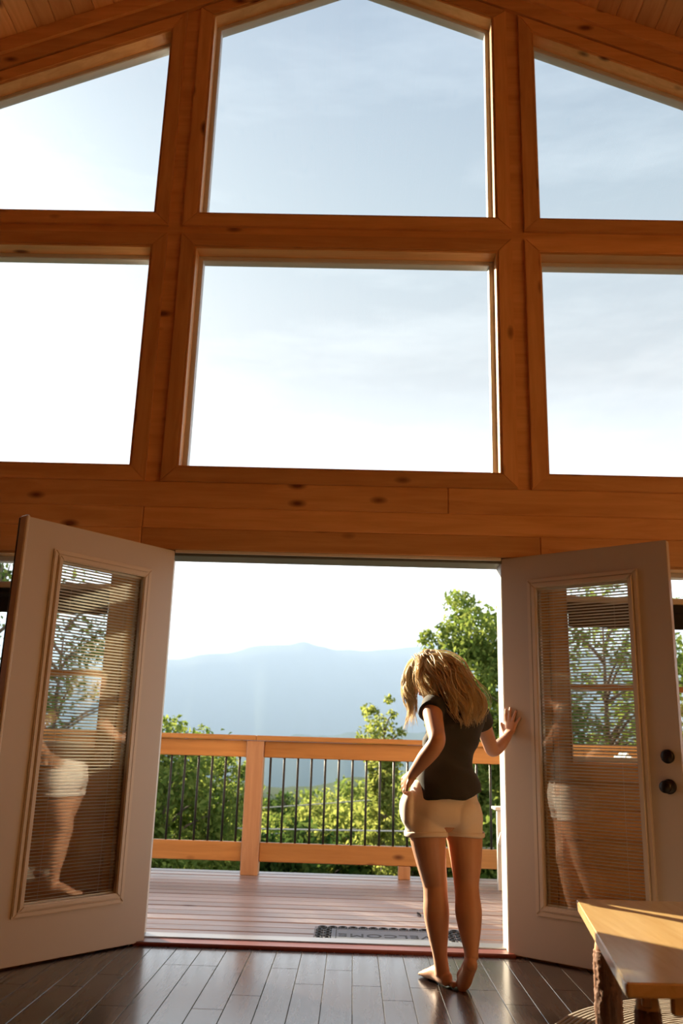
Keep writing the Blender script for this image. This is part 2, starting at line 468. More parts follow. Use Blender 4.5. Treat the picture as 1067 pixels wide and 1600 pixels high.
# door frame and sill
t1 = empty('trim_1'); tag(t1, 'painted frame around the double door opening', kind='structure')
for s in (-1, 1):
    a, b = (-0.975, -0.946) if s < 0 else (0.915, 0.945); board('jamb', a, b, 0.0, 0.16, 0.0, 2.03, JAMBM, t1, 0.003)
board('head', -0.975, 0.945, -0.004, 0.16, 1.997, 2.0295, DARKALU, t1, 0.003)
board('head_strip', -0.915, 0.915, -0.016, -0.005, 2.012, 2.0295, JAMBM, t1, 0.002)
t2 = empty('trim_2'); tag(t2, 'reddish wooden door sill with a metal strip', kind='structure')
board('sill', -0.975, 0.945, -0.045, 0.06, -0.049, 0.016, THRESH, t2, 0.006)
board('sill_strip', -0.975, 0.945, 0.061, 0.165, -0.049, 0.022, ALU, t2, 0.004)

# floor of dark planks
fl = MB().box(-HX, HX, BACK, 0.0, -0.08, -0.022)
floor = fl.obj('floor', principled('subfloor', (0.01, 0.006, 0.004), 0.8)); tag(floor, 'dark polished plank floor', kind='structure')
PW = 0.1238
far = MB(); ncol = int(2 * HX / PW) + 1
x00 = 0.257 - math.ceil((0.257 + HX) / PW) * PW
for i in range(ncol + 1):
    x0, x1 = x00 + i * PW, x00 + (i + 1) * PW
    x0, x1 = max(x0, -HX), min(x1, HX)
    if x1 - x0 < 0.02: continue
    y = -0.046 if abs(x0 + x1) / 2 < 0.9 else -0.001
    first = True
    while y > BACK + 0.05:
        ln = random.choice((0.9, 1.05, 1.2, 1.35)) if not first else random.choice((0.12, 0.35, 0.6, 0.8, 1.0))
        first = False
        y0 = max(y - ln, BACK)
        if -2.4 < x0 < 2.4 and y > -3.3:
            o = board('plank', x0 + 0.0009, x1 - 0.0009, y0 + 0.0009, y - 0.0009, -0.022, 0.0, FLOORM, floor, 0.0013)
        else:
            far.box(x0 + 0.0009, x1 - 0.0009, y0 + 0.0009, y - 0.0009, -0.022, 0.0)
        y = y0
fo = far.obj('far_planks', FLOORM, floor); fo['kind'] = 'stuff'

# ceiling of pine boards running away from the gable wall
cl = MB()
for s in (-1, 1):
    q = [(0, CEIL(0) + 0.022), (s * HX, CEIL(HX) + 0.022), (s * HX, CEIL(HX) + 0.12), (0, CEIL(0) + 0.12)]
    cl.add(*prism(q, BACK, 0.16))
ceiling = link('ceiling', fixed(cl.v, cl.f, 'ceiling'), PY); tag(ceiling, 'vaulted ceiling of knotty pine boards', kind='structure')
bw = 0.135; sl_len = HX * math.sqrt(1 + 0.415 ** 2); th = math.atan(0.415)
cme = cbox_mesh(bw - 0.0015, abs(BACK) - 0.004, 0.02, 0.005, PY)
for s in (-1, 1):
    for k in range(int(sl_len / bw)):
        d = (k + 0.5) * bw + 0.004
        link('ceiling_board', cme, None, ceiling, (s * d * math.cos(th), BACK / 2 - 0.001, 6.45 - d * math.sin(th) + 0.012), (0, s * th, 0))

PWALL = wood('pine_wall', 'y', PINE_L, PINE_D); PBACK = wood('pine_back_wall', 'x', PINE_L, PINE_D)
for s, nm in ((-1, 'wall_left'), (1, 'wall_right')):
    a, b = sorted((s * HX, s * (HX + 0.15)))
    o = MB().box(a, b, BACK, 0.16, -0.05, CEIL(HX) + 0.12).obj(nm, PWALL); tag(o, 'pine side wall of the room on the %s' % nm[5:], kind='structure')
bk = MB(); bk.add(*prism([(-HX, -0.05), (HX, -0.05), (HX, CEIL(HX) + 0.1), (0, CEIL(0) + 0.1), (-HX, CEIL(HX) + 0.1)], BACK - 0.15, BACK))
o = link('wall_back', fixed(bk.v, bk.f, 'wall_back'), PBACK); tag(o, 'pine gable wall behind the viewer', kind='structure')

# ------------------------------------------------------------------ the two open doors
DW, DH, DT = 0.912, 2.025, 0.044
LX0, LX1, LZ0, LZ1 = 0.158, 0.762, 0.205, 1.893      # outside of the glazing frame
def door(n, hinge, ang, sgn, label):
    d = empty('door_%d' % n, (*hinge, 0.0), ang); tag(d, label, kind='structure')
    ya, yb = sorted((0.0, -sgn * DT))
    ix0, ix1, iz0, iz1 = LX0 + 0.02, LX1 - 0.02, LZ0 + 0.02, LZ1 - 0.02
    sb = MB()
    A = [(0.003, 0.008), (DW, 0.008), (DW, DH), (0.003, DH)]; B = [(ix0, iz0), (ix1, iz0), (ix1, iz1), (ix0, iz1)]
    v = [(x, y, z) for y in (ya, yb) for P_ in (A, B) for x, z in P_]; f = []
    for i in range(4):
        j = (i + 1) % 4
        f += [(i, j, 4 + j, 4 + i), (8 + i, 12 + i, 12 + j, 8 + j), (i, 8 + i, 8 + j, j), (4 + i, 4 + j, 12 + j, 12 + i)]
    me = fixed(v, f, 'slab')
    bm = bmesh.new(); bm.from_mesh(me)
    def outer(vv): return abs(vv.co.x - 0.003) < 1e-5 or abs(vv.co.x - DW) < 1e-5 or abs(vv.co.z - DH) < 1e-5 or abs(vv.co.z - 0.008) < 1e-5
    bmesh.ops.bevel(bm, geom=[e for e in bm.edges if all(outer(q) for q in e.verts)], offset=0.003, segments=2, affect='EDGES')
    bm.to_mesh(me); bm.free()
    link('slab', me, DOORM, d)
    poly = R4(LX0, LX1, LZ0, LZ1)
    for face in (0, 1):
        yf = 0.0 if face == 0 else -sgn * DT
        dirn = sgn if face == 0 else -sgn
        # stepped moulding: a flat outer bead and a higher inner bead, one board per side
        for dI, dO, hgt in ((-0.026, 0.0, 0.011), (-0.052, -0.026, 0.017)):
            A_, B_ = offset_poly(poly, dI), offset_poly(poly, dO)
            for i in range(4):
                j = (i + 1) % 4
                q = [A_[i], A_[j], B_[j], B_[i]]
                y0, y1 = sorted((yf - dirn * 0.012, yf + dirn * hgt))
                me = fixed(*prism(q, y0, y1), 'glazing_bead')
                bm = bmesh.new(); bm.from_mesh(me); yt = yf + dirn * hgt
                bmesh.ops.bevel(bm, geom=[e for e in bm.edges if all(abs(q_.co.y - yt) < 1e-6 for q_ in e.verts)], offset=0.005, segments=3, affect='EDGES')
                bm.to_mesh(me); bm.free()
                link('glazing_bead', me, LITEM, d)
    gp = offset_poly(poly, -0.048)
    for yy in (-sgn * 0.006, -sgn * 0.038):
        y0, y1 = sorted((yy - 0.0015, yy + 0.0015))
        link('pane', fixed(*prism(gp, y0, y1), 'pane'), GLASS, d)
    bl = empty('blind', (0, -sgn * 0.022, 0), 0, d)
    gx0, gx1, gz0, gz1 = gp[0][0], gp[1][0], gp[0][1], gp[2][1]
    board('head_rail', gx0, gx1, -0.009, 0.009, gz1 - 0.016, gz1, BLINDM, bl, 0.002)
    board('bottom_rail', gx0, gx1, -0.006, 0.006, gz0 + 0.002, gz0 + 0.010, BLINDM, bl, 0.002)
    sm = cbox_mesh(gx1 - gx0 - 0.006, 0.0125, 0.0009, 0.0003, BLINDM)
    z = gz0 + 0.018
    while z < gz1 - 0.02:
        link('slat', sm, None, bl, ((gx0 + gx1) / 2, 0, z), (sgn * math.radians(24), 0, 0)); z += 0.0155
    for xx in (gx0 + 0.09, gx1 - 0.09):
        v, f = tube([(xx, 0, gz0 + 0.005), (xx, 0, gz1 - 0.005)], [0.0007, 0.0007], 5); MB().add(v, f).obj('ladder_cord', BLINDM, bl)
    return d
def lathe(profile, axis, origin, seg=24):
    """profile: (distance along axis, radius)"""
    a = Vector(axis).normalized(); u = a.orthogonal().normalized(); v_ = a.cross(u); v, f = [], []
    for dd, r in profile:
        for k in range(seg):
            t = 2 * math.pi * k / seg; v.append(Vector(origin) + a * dd + u * (r * math.cos(t)) + v_ * (r * math.sin(t)))
    for i in range(len(profile) - 1):
        for k in range(seg):
            k2 = (k + 1) % seg; f.append((i * seg + k, i * seg + k2, (i + 1) * seg + k2, (i + 1) * seg + k))
    f.append(tuple(range(seg - 1, -1, -1))); f.append(tuple(range((len(profile) - 1) * seg, len(profile) * seg)))
    return v, f
ANG_R, ANG_L = math.atan2(-0.602, 0.798), math.atan2(-0.779, -0.627)
d_left = door(1, (-0.915, 0.0), ANG_L, 1, 'left white door swung into the room, its glass mirroring the woman')
d_right = door(2, (0.915, 0.0), ANG_R, -1, 'right white door swung into the room with a dark knob and deadbolt')
# meeting strip on the free edge of the left door
board('astragal', DW + 0.001, DW + 0.022, -0.05, 0.012, 0.012, DH + 0.006, LITEM, d_left, 0.006)
board('weatherstrip', DW + 0.008, DW + 0.020, -0.064, -0.050, 0.012, DH, BLACKMETAL, d_left, 0.003)
kn = MB().add(*lathe([(0, 0.034), (0.004, 0.034), (0.010, 0.028), (0.012, 0.014), (0.034, 0.012), (0.040, 0.022), (0.050, 0.029), (0.062, 0.028), (0.070, 0.016), (0.072, 0.001)], (0, -1, 0), (0.848, 0.0, 0.85)))
kn.obj('knob', BRONZE, d_right, True)
db = MB().add(*lathe([(0, 0.032), (0.006, 0.032), (0.014, 0.028), (0.020, 0.021), (0.021, 0.001)], (0, -1, 0), (0.850, 0.0, 0.985)))
db.obj('deadbolt', BRONZE, d_right, True)

# ------------------------------------------------------------------ the deck
DZ = -0.05
deck = MB().box(-4.6, 4.6, 0.17, 2.93, -0.30, DZ - 0.05).obj('floor_deck', principled('deck_joists', (0.03, 0.02, 0.015), 0.9)); tag(deck, 'worn reddish plank deck outside the doors', kind='structure')
yb_ = 0.172; k = 0
while yb_ < 2.93:
    cut = (-2.9, 1.9, -1.9, 3.1, -3.6, 2.4)[k % 6]
    for a, b in ((-4.6, cut), (cut, 4.6)):
        board('deck_plank', a + 0.002, b - 0.002, yb_, yb_ + 0.134, DZ - 0.034 - 0.002 * (k % 3 == 1), DZ - 0.002 * (k % 3 == 1), DECKM, deck, 0.006)
    yb_ += 0.1475; k += 1

rail = empty('deck_railing', (0, 2.755, DZ)); tag(rail, 'wooden deck railing with slim black metal balusters', 'railing')
def rb(name, x0, x1, y0, y1, z0, z1, m, b=0.006):
    me = cbox_mesh(x1 - x0, y1 - y0, z1 - z0, b, m)
    return link(name, me, None, rail, ((x0 + x1) / 2, (y0 + y1) / 2 - 2.755, (z0 + z1) / 2 - DZ))
posts = (-3.144, -0.704, 1.736, 4.176)
for x in posts: rb('post', x - 0.072, x + 0.072, 2.695, 2.835, DZ, 1.003, RAILZ)
for a, b in ((-4.6, -0.70), (-0.698, 4.6)): rb('cap_rail', a, b, 2.68, 2.85, 1.004, 1.046, RAILX)
vb, fb = tube([(0, 0, 0.17 - DZ), (0, 0, 0.90 - DZ)], [0.0095, 0.0095], 10)
bme = mesh('baluster', vb, fb, True); bme.materials.append(BLACKMETAL)
edges = [-4.6] + list(posts) + [4.6]
for i in range(5):
    a = edges[i] + (0.073 if i > 0 else 0); b = edges[i + 1] - (0.073 if i < 4 else 0)
    rb('top_rail', a, b, 2.735, 2.775, 0.868, 1.003, RAILX); rb('bottom_rail', a, b, 2.735, 2.775, 0.052, 0.200, RAILX)
    n = int((b - a) / 0.1125)
    for j in range(n):
        x = a + (b - a) * (j + 0.5) / n
        link('baluster', bme, None, rail, (x, 0, 0))
    if 0 < i < 4: rb('support_block', (a + b) / 2 - 0.045 + 0.03, (a + b) / 2 + 0.055 + 0.03, 2.73, 2.78, DZ, 0.051, RAILZ)

# ------------------------------------------------------------------ things on the deck
# welcome mat, read from outside
MATW, MATD = 0.86, 0.50
mat_ = empty('door_mat', (0.345, 0.545, DZ + 0.0005), math.pi); tag(mat_, 'grey WELCOME door mat with black scroll border lying outside the sill', 'door mat')
RUBBER = principled('mat_rubber', (0.012, 0.013, 0.015), 0.55)
MATGREY = principled('mat_grey', (0.24, 0.28, 0.33), 0.9)
SCROLL = principled('mat_border', (0.30, 0.29, 0.30), 0.8)
link('base', cbox_mesh(MATW, MATD, 0.006, 0.002, SCROLL), None, mat_, (0, 0, 0.003))
link('field', cbox_mesh(MATW - 0.20, MATD - 0.16, 0.006, 0.002, MATGREY), None, mat_, (0, 0, 0.0092))
def loop(cx, cy_, ra, rb_, tr, seg=18):
    v, f = [], []
    for i in range(seg):
        a = 2 * math.pi * i / seg
        for j in range(6):
            b = 2 * math.pi * j / 6; r = tr * math.cos(b)
            v.append((cx + (ra + r) * math.cos(a), cy_ + (rb_ + r) * math.sin(a), 0.009 + tr * 0.7 * math.sin(b)))
    for i in range(seg):
        for j in range(6):
            f.append((i * 6 + j, ((i + 1) % seg) * 6 + j, ((i + 1) % seg) * 6 + (j + 1) % 6, i * 6 + (j + 1) % 6))
    return v, f
sc1 = MB()
for i in range(14):
    x = -MATW / 2 + 0.045 + i * (MATW - 0.09) / 13
    for y in (-MATD / 2 + 0.042, MATD / 2 - 0.042):
        sc1.add(*loop(x, y, 0.021, 0.026, 0.0075))
for x in (-MATW / 2 + 0.055, MATW / 2 - 0.055):
    for i in range(5):
        y = -0.135 + i * 0.0675
        sc1.add(*loop(x - 0.024, y, 0.016, 0.024, 0.0070)); sc1.add(*loop(x + 0.024, y, 0.016, 0.024, 0.0070))
sc1.obj('scroll_border', RUBBER, mat_, True)
ln = MB()
for x0, x1, y0, y1 in ((-0.30, 0.30, -0.150, -0.144), (-0.30, 0.30, 0.144, 0.150), (-0.306, -0.300, -0.15, 0.15), (0.300, 0.306, -0.15, 0.15)):
    ln.box(x0, x1, y0, y1, 0.0122, 0.0130)
ln.obj('inner_line', RUBBER, mat_)
fc = bpy.data.curves.new('welcome', 'FONT'); fc.body = 'WELCOME'; fc.size = 0.115; fc.align_x = 'CENTER'; fc.align_y = 'CENTER'; fc.extrude = 0.0006; fc.space_character = 1.08
fo_ = bpy.data.objects.new('tmp', fc); COL.objects.link(fo_)
tme = bpy.data.meshes.new_from_object(fo_.evaluated_get(bpy.context.evaluated_depsgraph_get())); bpy.data.objects.remove(fo_)
tme.materials.clear(); tme.materials.append(RUBBER)
link('lettering', tme, None, mat_, (0, 0, 0.0130))

v, f = tube([(0.555, 1.31, DZ + 0.006), (0.563, 1.27, DZ + 0.008), (0.570, 1.215, DZ + 0.006)], [0.006, 0.007, 0.004], 7, 3)
tw = MB().add(v, f).obj('twig', principled('twig_bark', (0.04, 0.03, 0.025), 0.9), None, True); tag(tw, 'small dark twig lying on the deck planks', 'twig')

# slatted garden chair, mostly behind the right door
CHW = principled('chair_paint', (0.66, 0.70, 0.72), 0.55)
ch = empty('garden_chair', (1.655, 2.10, DZ), math.radians(94)); tag(ch, 'pale slatted garden chair half hidden behind the right door', 'chair')
def cb(name, c, s, rot=(0, 0, 0)): return link(name, cbox_mesh(*s, 0.004, CHW), None, ch, c, rot)
# local: +y is the way the chair faces
for s in (-1, 1):
    cb('front_leg', (s * 0.29, 0.355, 0.29), (0.035, 0.07, 0.58))
    cb('side_rail', (s * 0.255, 0.0, 0.27), (0.03, 0.80, 0.10), (math.radians(16), 0, 0))
    cb('armrest', (s * 0.315, 0.05, 0.595), (0.14, 0.72, 0.024))
    cb('arm_support', (s * 0.315, 0.31, 0.50), (0.07, 0.025, 0.16))
    cb('rear_leg', (s * 0.255, -0.30, 0.12), (0.03, 0.09, 0.26))
for k in range(6): cb('seat_slat', (0, 0.30 - k * 0.085, 0.385 - k * 0.0245), (0.54, 0.075, 0.02), (math.radians(16), 0, 0))
for k in range(6):
    h = 0.74 + 0.10 * math.sin((k + 0.5) / 6 * math.pi)
    cb('back_slat', ((k - 2.5) * 0.088, -0.20 - 0.17, 0.24 + h * 0.5), (0.080, 0.018, h), (math.radians(24), 0, 0))
for zz, yy in ((0.42, -0.285), (0.72, -0.42)): cb('back_rail', (0, yy - 0.025, zz), (0.54, 0.022, 0.07), (math.radians(24), 0, 0))

# ------------------------------------------------------------------ low log table and rug
TH = 0.47
tb = empty('coffee_table', (1.20, -1.86, 0.0125)); tag(tb, 'honey pine low table on bark-covered log legs, sunlit corner', 'table')
def loc_(p): return (p[0] - 1.20, p[1] + 1.86)
corners = [(0.775, -2.446), (1.46, -2.430), (1.68, -1.245), (0.951, -1.272)]
def rounded(poly, r, seg=6):
    out = []; n = len(poly)
    for i in range(n):
        p0, p1, p2 = [Vector(poly[k % n]) for k in (i - 1, i, i + 1)]
        a, b = p1 + (p0 - p1).normalized() * r, p1 + (p2 - p1).normalized() * r
        for k in range(seg + 1):
            t = k / seg; out.append(tuple((1 - t) ** 2 * a + 2 * t * (1 - t) * p1 + t * t * b))
    return out
def plate(poly, z0, z1, bevel):
    n = len(poly)
    v = [(x, y, z0) for x, y in poly] + [(x, y, z1) for x, y in poly]
    f = [tuple(range(n - 1, -1, -1)), tuple(range(n, 2 * n))] + [(i, (i + 1) % n, (i + 1) % n + n, i + n) for i in range(n)]
    me = fixed(v, f, 'plate'); bm = bmesh.new(); bm.from_mesh(me)
    bmesh.ops.bevel(bm, geom=[e for e in bm.edges if abs(e.verts[0].co.z - e.verts[1].co.z) < 1e-6], offset=bevel, segments=3, affect='EDGES')
    bm.to_mesh(me); bm.free(); return me
L = [loc_(p) for p in corners]
link('table_top', plate(rounded(L, 0.014), TH - 0.012 - 0.034, TH - 0.012, 0.004), TABLEM, tb)
inner = [(x * 0.80, y * 0.86) for x, y in L]
for i in range(4):
    j = (i + 1) % 4
    a, b = Vector(inner[i]), Vector(inner[j]); c = (a + b) / 2; dl = (b - a)
    link('apron', cbox_mesh(dl.length - 0.1, 0.024, 0.055, 0.004, TABLEM), None, tb, (c.x, c.y, TH - 0.074), (0, 0, math.atan2(dl.y, dl.x)))
def log_leg(x, y, r, lean):
    lg = empty('leg', (x, y, 0), 0, tb)
    ztop = TH - 0.10
    pts = [(lean[0] * t, lean[1] * t, ztop * t) for t in (0, .12, .3, .5, .68, .85, .97)]
    v, f = tube(pts, [r * 1.05, r * 1.02, r * 0.97, r * 1.04, r * 0.98, r * 1.0, r * 0.92], 36, 10, cap=0.05)
    v = [Vector(p) for p in v]
    for i, p in enumerate(v):
        a = math.atan2(p.y, p.x)
        q = 1 + 0.04 * math.sin(5 * a + 7 * p.z * 3) + 0.05 * math.sin(11 * a - 23 * p.z + 2 * math.sin(p.z * 40)) + 0.06 * random.uniform(-1, 1)
        c = Vector((lean[0] * p.z / ztop, lean[1] * p.z / ztop, 0)); v[i] = Vector((c.x + (p.x - c.x) * q, c.y + (p.y - c.y) * q, max(p.z, 0.001)))
    MB().add(v, f).obj('bark_log', BARK, lg, True)
    v, f = tube([(*lean, ztop * 0.96), (*lean, ztop + 0.012), (*lean, ztop + 0.030), (*lean, TH - 0.048)], [r * 0.9, r * 0.80, r * 0.55, r * 0.5], 20, 3, cap=0.05)
    MB().add(v, f).obj('tenon', TENON, lg, True)
log_leg(*loc_((0.958, -1.62)), 0.041, (0.0, 0.0))
log_leg(*loc_((0.880, -2.27)), 0.034, (0.0, 0.0))
log_leg(*loc_((1.36, -2.27)), 0.043, (0.0, 0.0))
log_leg(*loc_((1.50, -1.50)), 0.045, (0.0, 0.0))

RUGM = [principled('rug_%d' % i, c, 0.95) for i, c in enumerate(((0.30, 0.265, 0.225), (0.25, 0.22, 0.185), (0.34, 0.305, 0.26)))]
rug = empty('braided_rug', (1.62, -1.51, 0.0)); tag(rug, 'round grey-brown braided rug under the log table', 'rug')
rw = 0.0185
for i in range(45):
    r = 0.0095 + i * rw
    v, f = [], []
    seg = max(12, min(96, int(r * 150))); k = 6
    for a in range(seg):
        th_ = 2 * math.pi * a / seg
        wob = 1 + 0.0 * a
        for b in range(k):
            ph = 2 * math.pi * b / k
            rr_ = r + rw * 0.49 * math.cos(ph) + 0.0012 * math.sin(a * 1.9)
            v.append((rr_ * math.cos(th_), rr_ * math.sin(th_), 0.006 + 0.0050 * math.sin(ph) + 0.0009 * math.cos(a * 2.3)))
    for a in range(seg):
        for b in range(k):
            f.append((a * k + b, ((a + 1) % seg) * k + b, ((a + 1) % seg) * k + (b + 1) % k, a * k + (b + 1) % k))
    MB().add(v, f).obj('braid', RUGM[i * 7 % 3], rug, True)

# ------------------------------------------------------------------ the woman
SKIN = bpy.data.materials.new('skin'); SKIN.use_nodes = True
_b = SKIN.node_tree.nodes['Principled BSDF']
_n = SKIN.node_tree.nodes.new('ShaderNodeTexNoise'); _n.inputs['Scale'].default_value = 14
_r = SKIN.node_tree.nodes.new('ShaderNodeValToRGB'); _r.color_ramp.elements[0].color = (0.56, 0.29, 0.185, 1); _r.color_ramp.elements[1].color = (0.68, 0.38, 0.25, 1)
SKIN.node_tree.links.new(_n.outputs['Fac'], _r.inputs[0]); SKIN.node_tree.links.new(_r.outputs[0], _b.inputs['Base Color'])
_b.inputs['Roughness'].default_value = 0.42; _b.inputs['Subsurface Weight'].default_value = 0.08; _b.inputs['Subsurface Radius'].default_value = (0.012, 0.005, 0.003)
def cloth(name, c1, c2, rough=0.85, sheen=0.2):
    m = bpy.data.materials.new(name); m.use_nodes = True; t = m.node_tree; b = t.nodes['Principled BSDF']
    n_ = t.nodes.new('ShaderNodeTexNoise'); n_.inputs['Scale'].default_value = 260; n_.inputs['Detail'].default_value = 2
    r = t.nodes.new('ShaderNodeValToRGB'); r.color_ramp.elements[0].color = (*c1, 1); r.color_ramp.elements[1].color = (*c2, 1)
    t.links.new(n_.outputs['Fac'], r.inputs[0]); t.links.new(r.outputs[0], b.inputs['Base Color'])
    b.inputs['Roughness'].default_value = rough; b.inputs['Sheen Weight'].default_value = sheen
    return m
SHIRT = cloth('dark_olive_jersey', (0.020, 0.019, 0.016), (0.032, 0.030, 0.026))
SHORTS = cloth('cream_cotton', (0.80, 0.71, 0.65), (0.88, 0.80, 0.74))
HAIR = bpy.data.materials.new('blond_hair'); HAIR.use_nodes = True
_t = HAIR.node_tree; _b = _t.nodes['Principled BSDF']; _g = _t.nodes.new('ShaderNodeNewGeometry'); _r = _t.nodes.new('ShaderNodeValToRGB')
_r.color_ramp.elements[0].color = (0.80, 0.64, 0.42, 1); _r.color_ramp.elements[1].color = (0.99, 0.95, 0.84, 1)
_e = _r.color_ramp.elements.new(0.5); _e.color = (0.93, 0.82, 0.62, 1)
_t.links.new(_g.outputs['Random Per Island'], _r.inputs[0]); _t.links.new(_r.outputs[0], _b.inputs['Base Color'])
_b.inputs['Roughness'].default_value = 0.40; _b.inputs['Specular IOR Level'].default_value = 0.6
_tl = _t.nodes.new('ShaderNodeBsdfTranslucent'); _t.links.new(_r.outputs[0], _tl.inputs[0]); _mx = _t.nodes.new('ShaderNodeMixShader'); _mx.inputs[0].default_value = 0.62
_t.links.new(_b.outputs[0], _mx.inputs[1]); _t.links.new(_tl.outputs[0], _mx.inputs[2]); _t.links.new(_mx.outputs[0], _t.nodes['Material Output'].inputs[0])

FT = Vector((-0.56, 0.83, 0)).normalized()        # way the chest faces
FP = Vector((-0.34, 0.94, 0)).normalized()        # way the hips face
body = MB()
# trunk
torso = [((0.533, -0.585, 0.650), (0.120, 0.085)), ((0.531, -0.583, 0.72), (0.158, 0.110)), ((0.535, -0.578, 0.80), (0.150, 0.098)),
         ((0.545, -0.575, 0.88), (0.128, 0.084)), ((0.550, -0.573, 0.95), (0.116, 0.078)), ((0.572, -0.566, 1.05), (0.128, 0.086)),
         ((0.592, -0.560, 1.12), (0.140, 0.092)), ((0.594, -0.555, 1.175), (0.140, 0.078)), ((0.588, -0.546, 1.215), (0.105, 0.062)),
         ((0.572, -0.532, 1.250), (0.056, 0.052)), ((0.545, -0.512, 1.285), (0.047, 0.047)), ((0.510, -0.490, 1.320), (0.050, 0.050))]
body.add(*tube([p for p, r in torso], [r for p, r in torso], 32, 4, ref=FT))
# left leg and foot
legL = [((0.458, -0.600, 0.74), 0.085), ((0.458, -0.607, 0.62), 0.083), ((0.476, -0.588, 0.50), 0.068), ((0.494, -0.566, 0.41), 0.0565),
        ((0.497, -0.575, 0.36), 0.0545), ((0.499, -0.590, 0.29), 0.0575), ((0.505, -0.596, 0.21), 0.047), ((0.513, -0.600, 0.13), 0.033), ((0.520, -0.600, 0.08), 0.0315), ((0.524, -0.600, 0.045), 0.033)]
body.add(*tube([p for p, r in legL], [r for p, r in legL], 24, 4))
def foot(path, flat):
    body.add(*tube([p for p, r in path], [r for p, r in path], 20, 4, ref=flat))
foot([((0.543, -0.628, 0.030), (0.026, 0.028)), ((0.530, -0.600, 0.038), (0.032, 0.036)), ((0.510, -0.555, 0.040), (0.033, 0.036)), ((0.488, -0.505, 0.027), (0.040, 0.025)), ((0.472, -0.470, 0.019), (0.043, 0.018))], (0, 0, 1))
dL = Vector((-0.42, 0.91, 0)).normalized(); sL = Vector((0.91, 0.42, 0))
for k, (off, ln_, r) in enumerate(((0.030, 0.050, 0.0125), (0.012, 0.047, 0.0095), (-0.004, 0.042, 0.009), (-0.018, 0.036, 0.0085), (-0.031, 0.028, 0.008))):
    b0 = Vector((0.474, -0.474, 0.016)) + sL * off; e0 = b0 + dL * ln_
    body.add(*tube([b0, (b0 + e0) / 2 + Vector((0, 0, 0.003)), Vector((e0.x, e0.y, 0.0105))], [r * 1.1, r, r * 0.95], 12, 3, ref=(0, 0, 1)))
# right leg, heel lifted
legR = [((0.612, -0.556, 0.74), 0.085), ((0.628, -0.560, 0.62), 0.084), ((0.634, -0.582, 0.50), 0.069), ((0.633, -0.592, 0.415), 0.0565),
        ((0.634, -0.615, 0.36), 0.0555), ((0.635, -0.642, 0.30), 0.0585), ((0.637, -0.668, 0.225), 0.046), ((0.637, -0.696, 0.165), 0.032), ((0.636, -0.710, 0.135), 0.031)]
body.add(*tube([p for p, r in legR], [r for p, r in legR], 24, 4))
foot([((0.636, -0.738, 0.118), (0.024, 0.024)), ((0.630, -0.716, 0.112), (0.031, 0.034)), ((0.620, -0.692, 0.080), (0.033, 0.032)), ((0.607, -0.665, 0.042), (0.040, 0.026)), ((0.598, -0.640, 0.021), (0.043, 0.019))], (-0.1, -0.8, 0.6))
dR = Vector((-0.30, 0.95, 0)).normalized(); sR = Vector((0.95, 0.30, 0))
for k, (off, ln_, r) in enumerate(((-0.030, 0.052, 0.0125), (-0.012, 0.050, 0.0095), (0.004, 0.045, 0.009), (0.018, 0.038, 0.0085), (0.031, 0.030, 0.008))):
    b0 = Vector((0.598, -0.640, 0.017)) + sR * off; e0 = b0 + dR * ln_
    body.add(*tube([b0, (b0 + e0) / 2 + Vector((0, 0, -0.001)), Vector((e0.x, e0.y, 0.0105))], [r * 1.1, r, r * 0.95], 12, 3, ref=(0, 0, 1)))
# left arm, hand on hip
armL = [((0.505, -0.615, 1.178), 0.050), ((0.476, -0.655, 1.170), 0.050), ((0.474, -0.715, 1.125), 0.044), ((0.478, -0.790, 1.065), 0.040), ((0.480, -0.835, 1.025), 0.037),
        ((0.462, -0.822, 0.990), 0.038), ((0.432, -0.790, 0.950), 0.036), ((0.402, -0.748, 0.908), 0.028), ((0.384, -0.715, 0.880), 0.0235)]
body.add(*tube([p for p, r in armL], [r for p, r in armL], 20, 5))
body.add(*tube([(0.384, -0.715, 0.880), (0.366, -0.692, 0.855), (0.352, -0.668, 0.836)], [(0.022, 0.022), (0.018, 0.036), (0.014, 0.036)], 16, 4, ref=(0.1, -0.5, -0.8)))
hl = Vector((-0.22, 0.90, -0.38)).normalized(); across = Vector((0.05, -0.42, -0.90)).normalized()
for off, ln_, r in ((-0.030, 0.062, 0.0080), (-0.010, 0.070, 0.0082), (0.010, 0.066, 0.0080), (0.029, 0.052, 0.0072)):
    b0 = Vector((0.352, -0.668, 0.836)) + across * off
    m0 = b0 + hl * ln_ * 0.5 + Vector((-0.004, 0, 0)); e0 = b0 + hl * ln_ + Vector((0.012, 0, 0.0))
    body.add(*tube([b0 - hl * 0.012, m0, e0], [r * 1.1, r, r * 0.9], 12, 4))
body.add(*tube([(0.374, -0.712, 0.858), (0.362, -0.722, 0.834), (0.356, -0.708, 0.806)], [0.012, 0.0098, 0.008], 12, 4))
# right arm, palm on the door
DRX = lambda s, z, off: Vector((0.915 + 0.798 * s - 0.602 * off, -0.602 * s - 0.798 * off, z))
armR = [((0.680, -0.500, 1.165), 0.048), ((0.718, -0.455, 1.150), 0.046), ((0.748, -0.405, 1.098), 0.040), ((0.783, -0.335, 1.030), 0.036), ((0.806, -0.285, 0.992), 0.034),
        ((0.836, -0.232, 1.000), 0.034), ((0.873, -0.165, 1.024), 0.031), ((0.905, -0.105, 1.048), 0.0245), ((0.923, -0.075, 1.064), 0.0215)]
body.add(*tube([p for p, r in armR], [r for p, r in armR], 20, 5))
nD = (-0.602, -0.798, 0)
body.add(*tube([(0.923, -0.075, 1.064), DRX(0.044, 1.085, 0.022), DRX(0.045, 1.110, 0.017), DRX(0.047, 1.138, 0.014)], [(0.021, 0.020), (0.031, 0.017), (0.037, 0.014), (0.036, 0.010)], 18, 5, ref=nD))
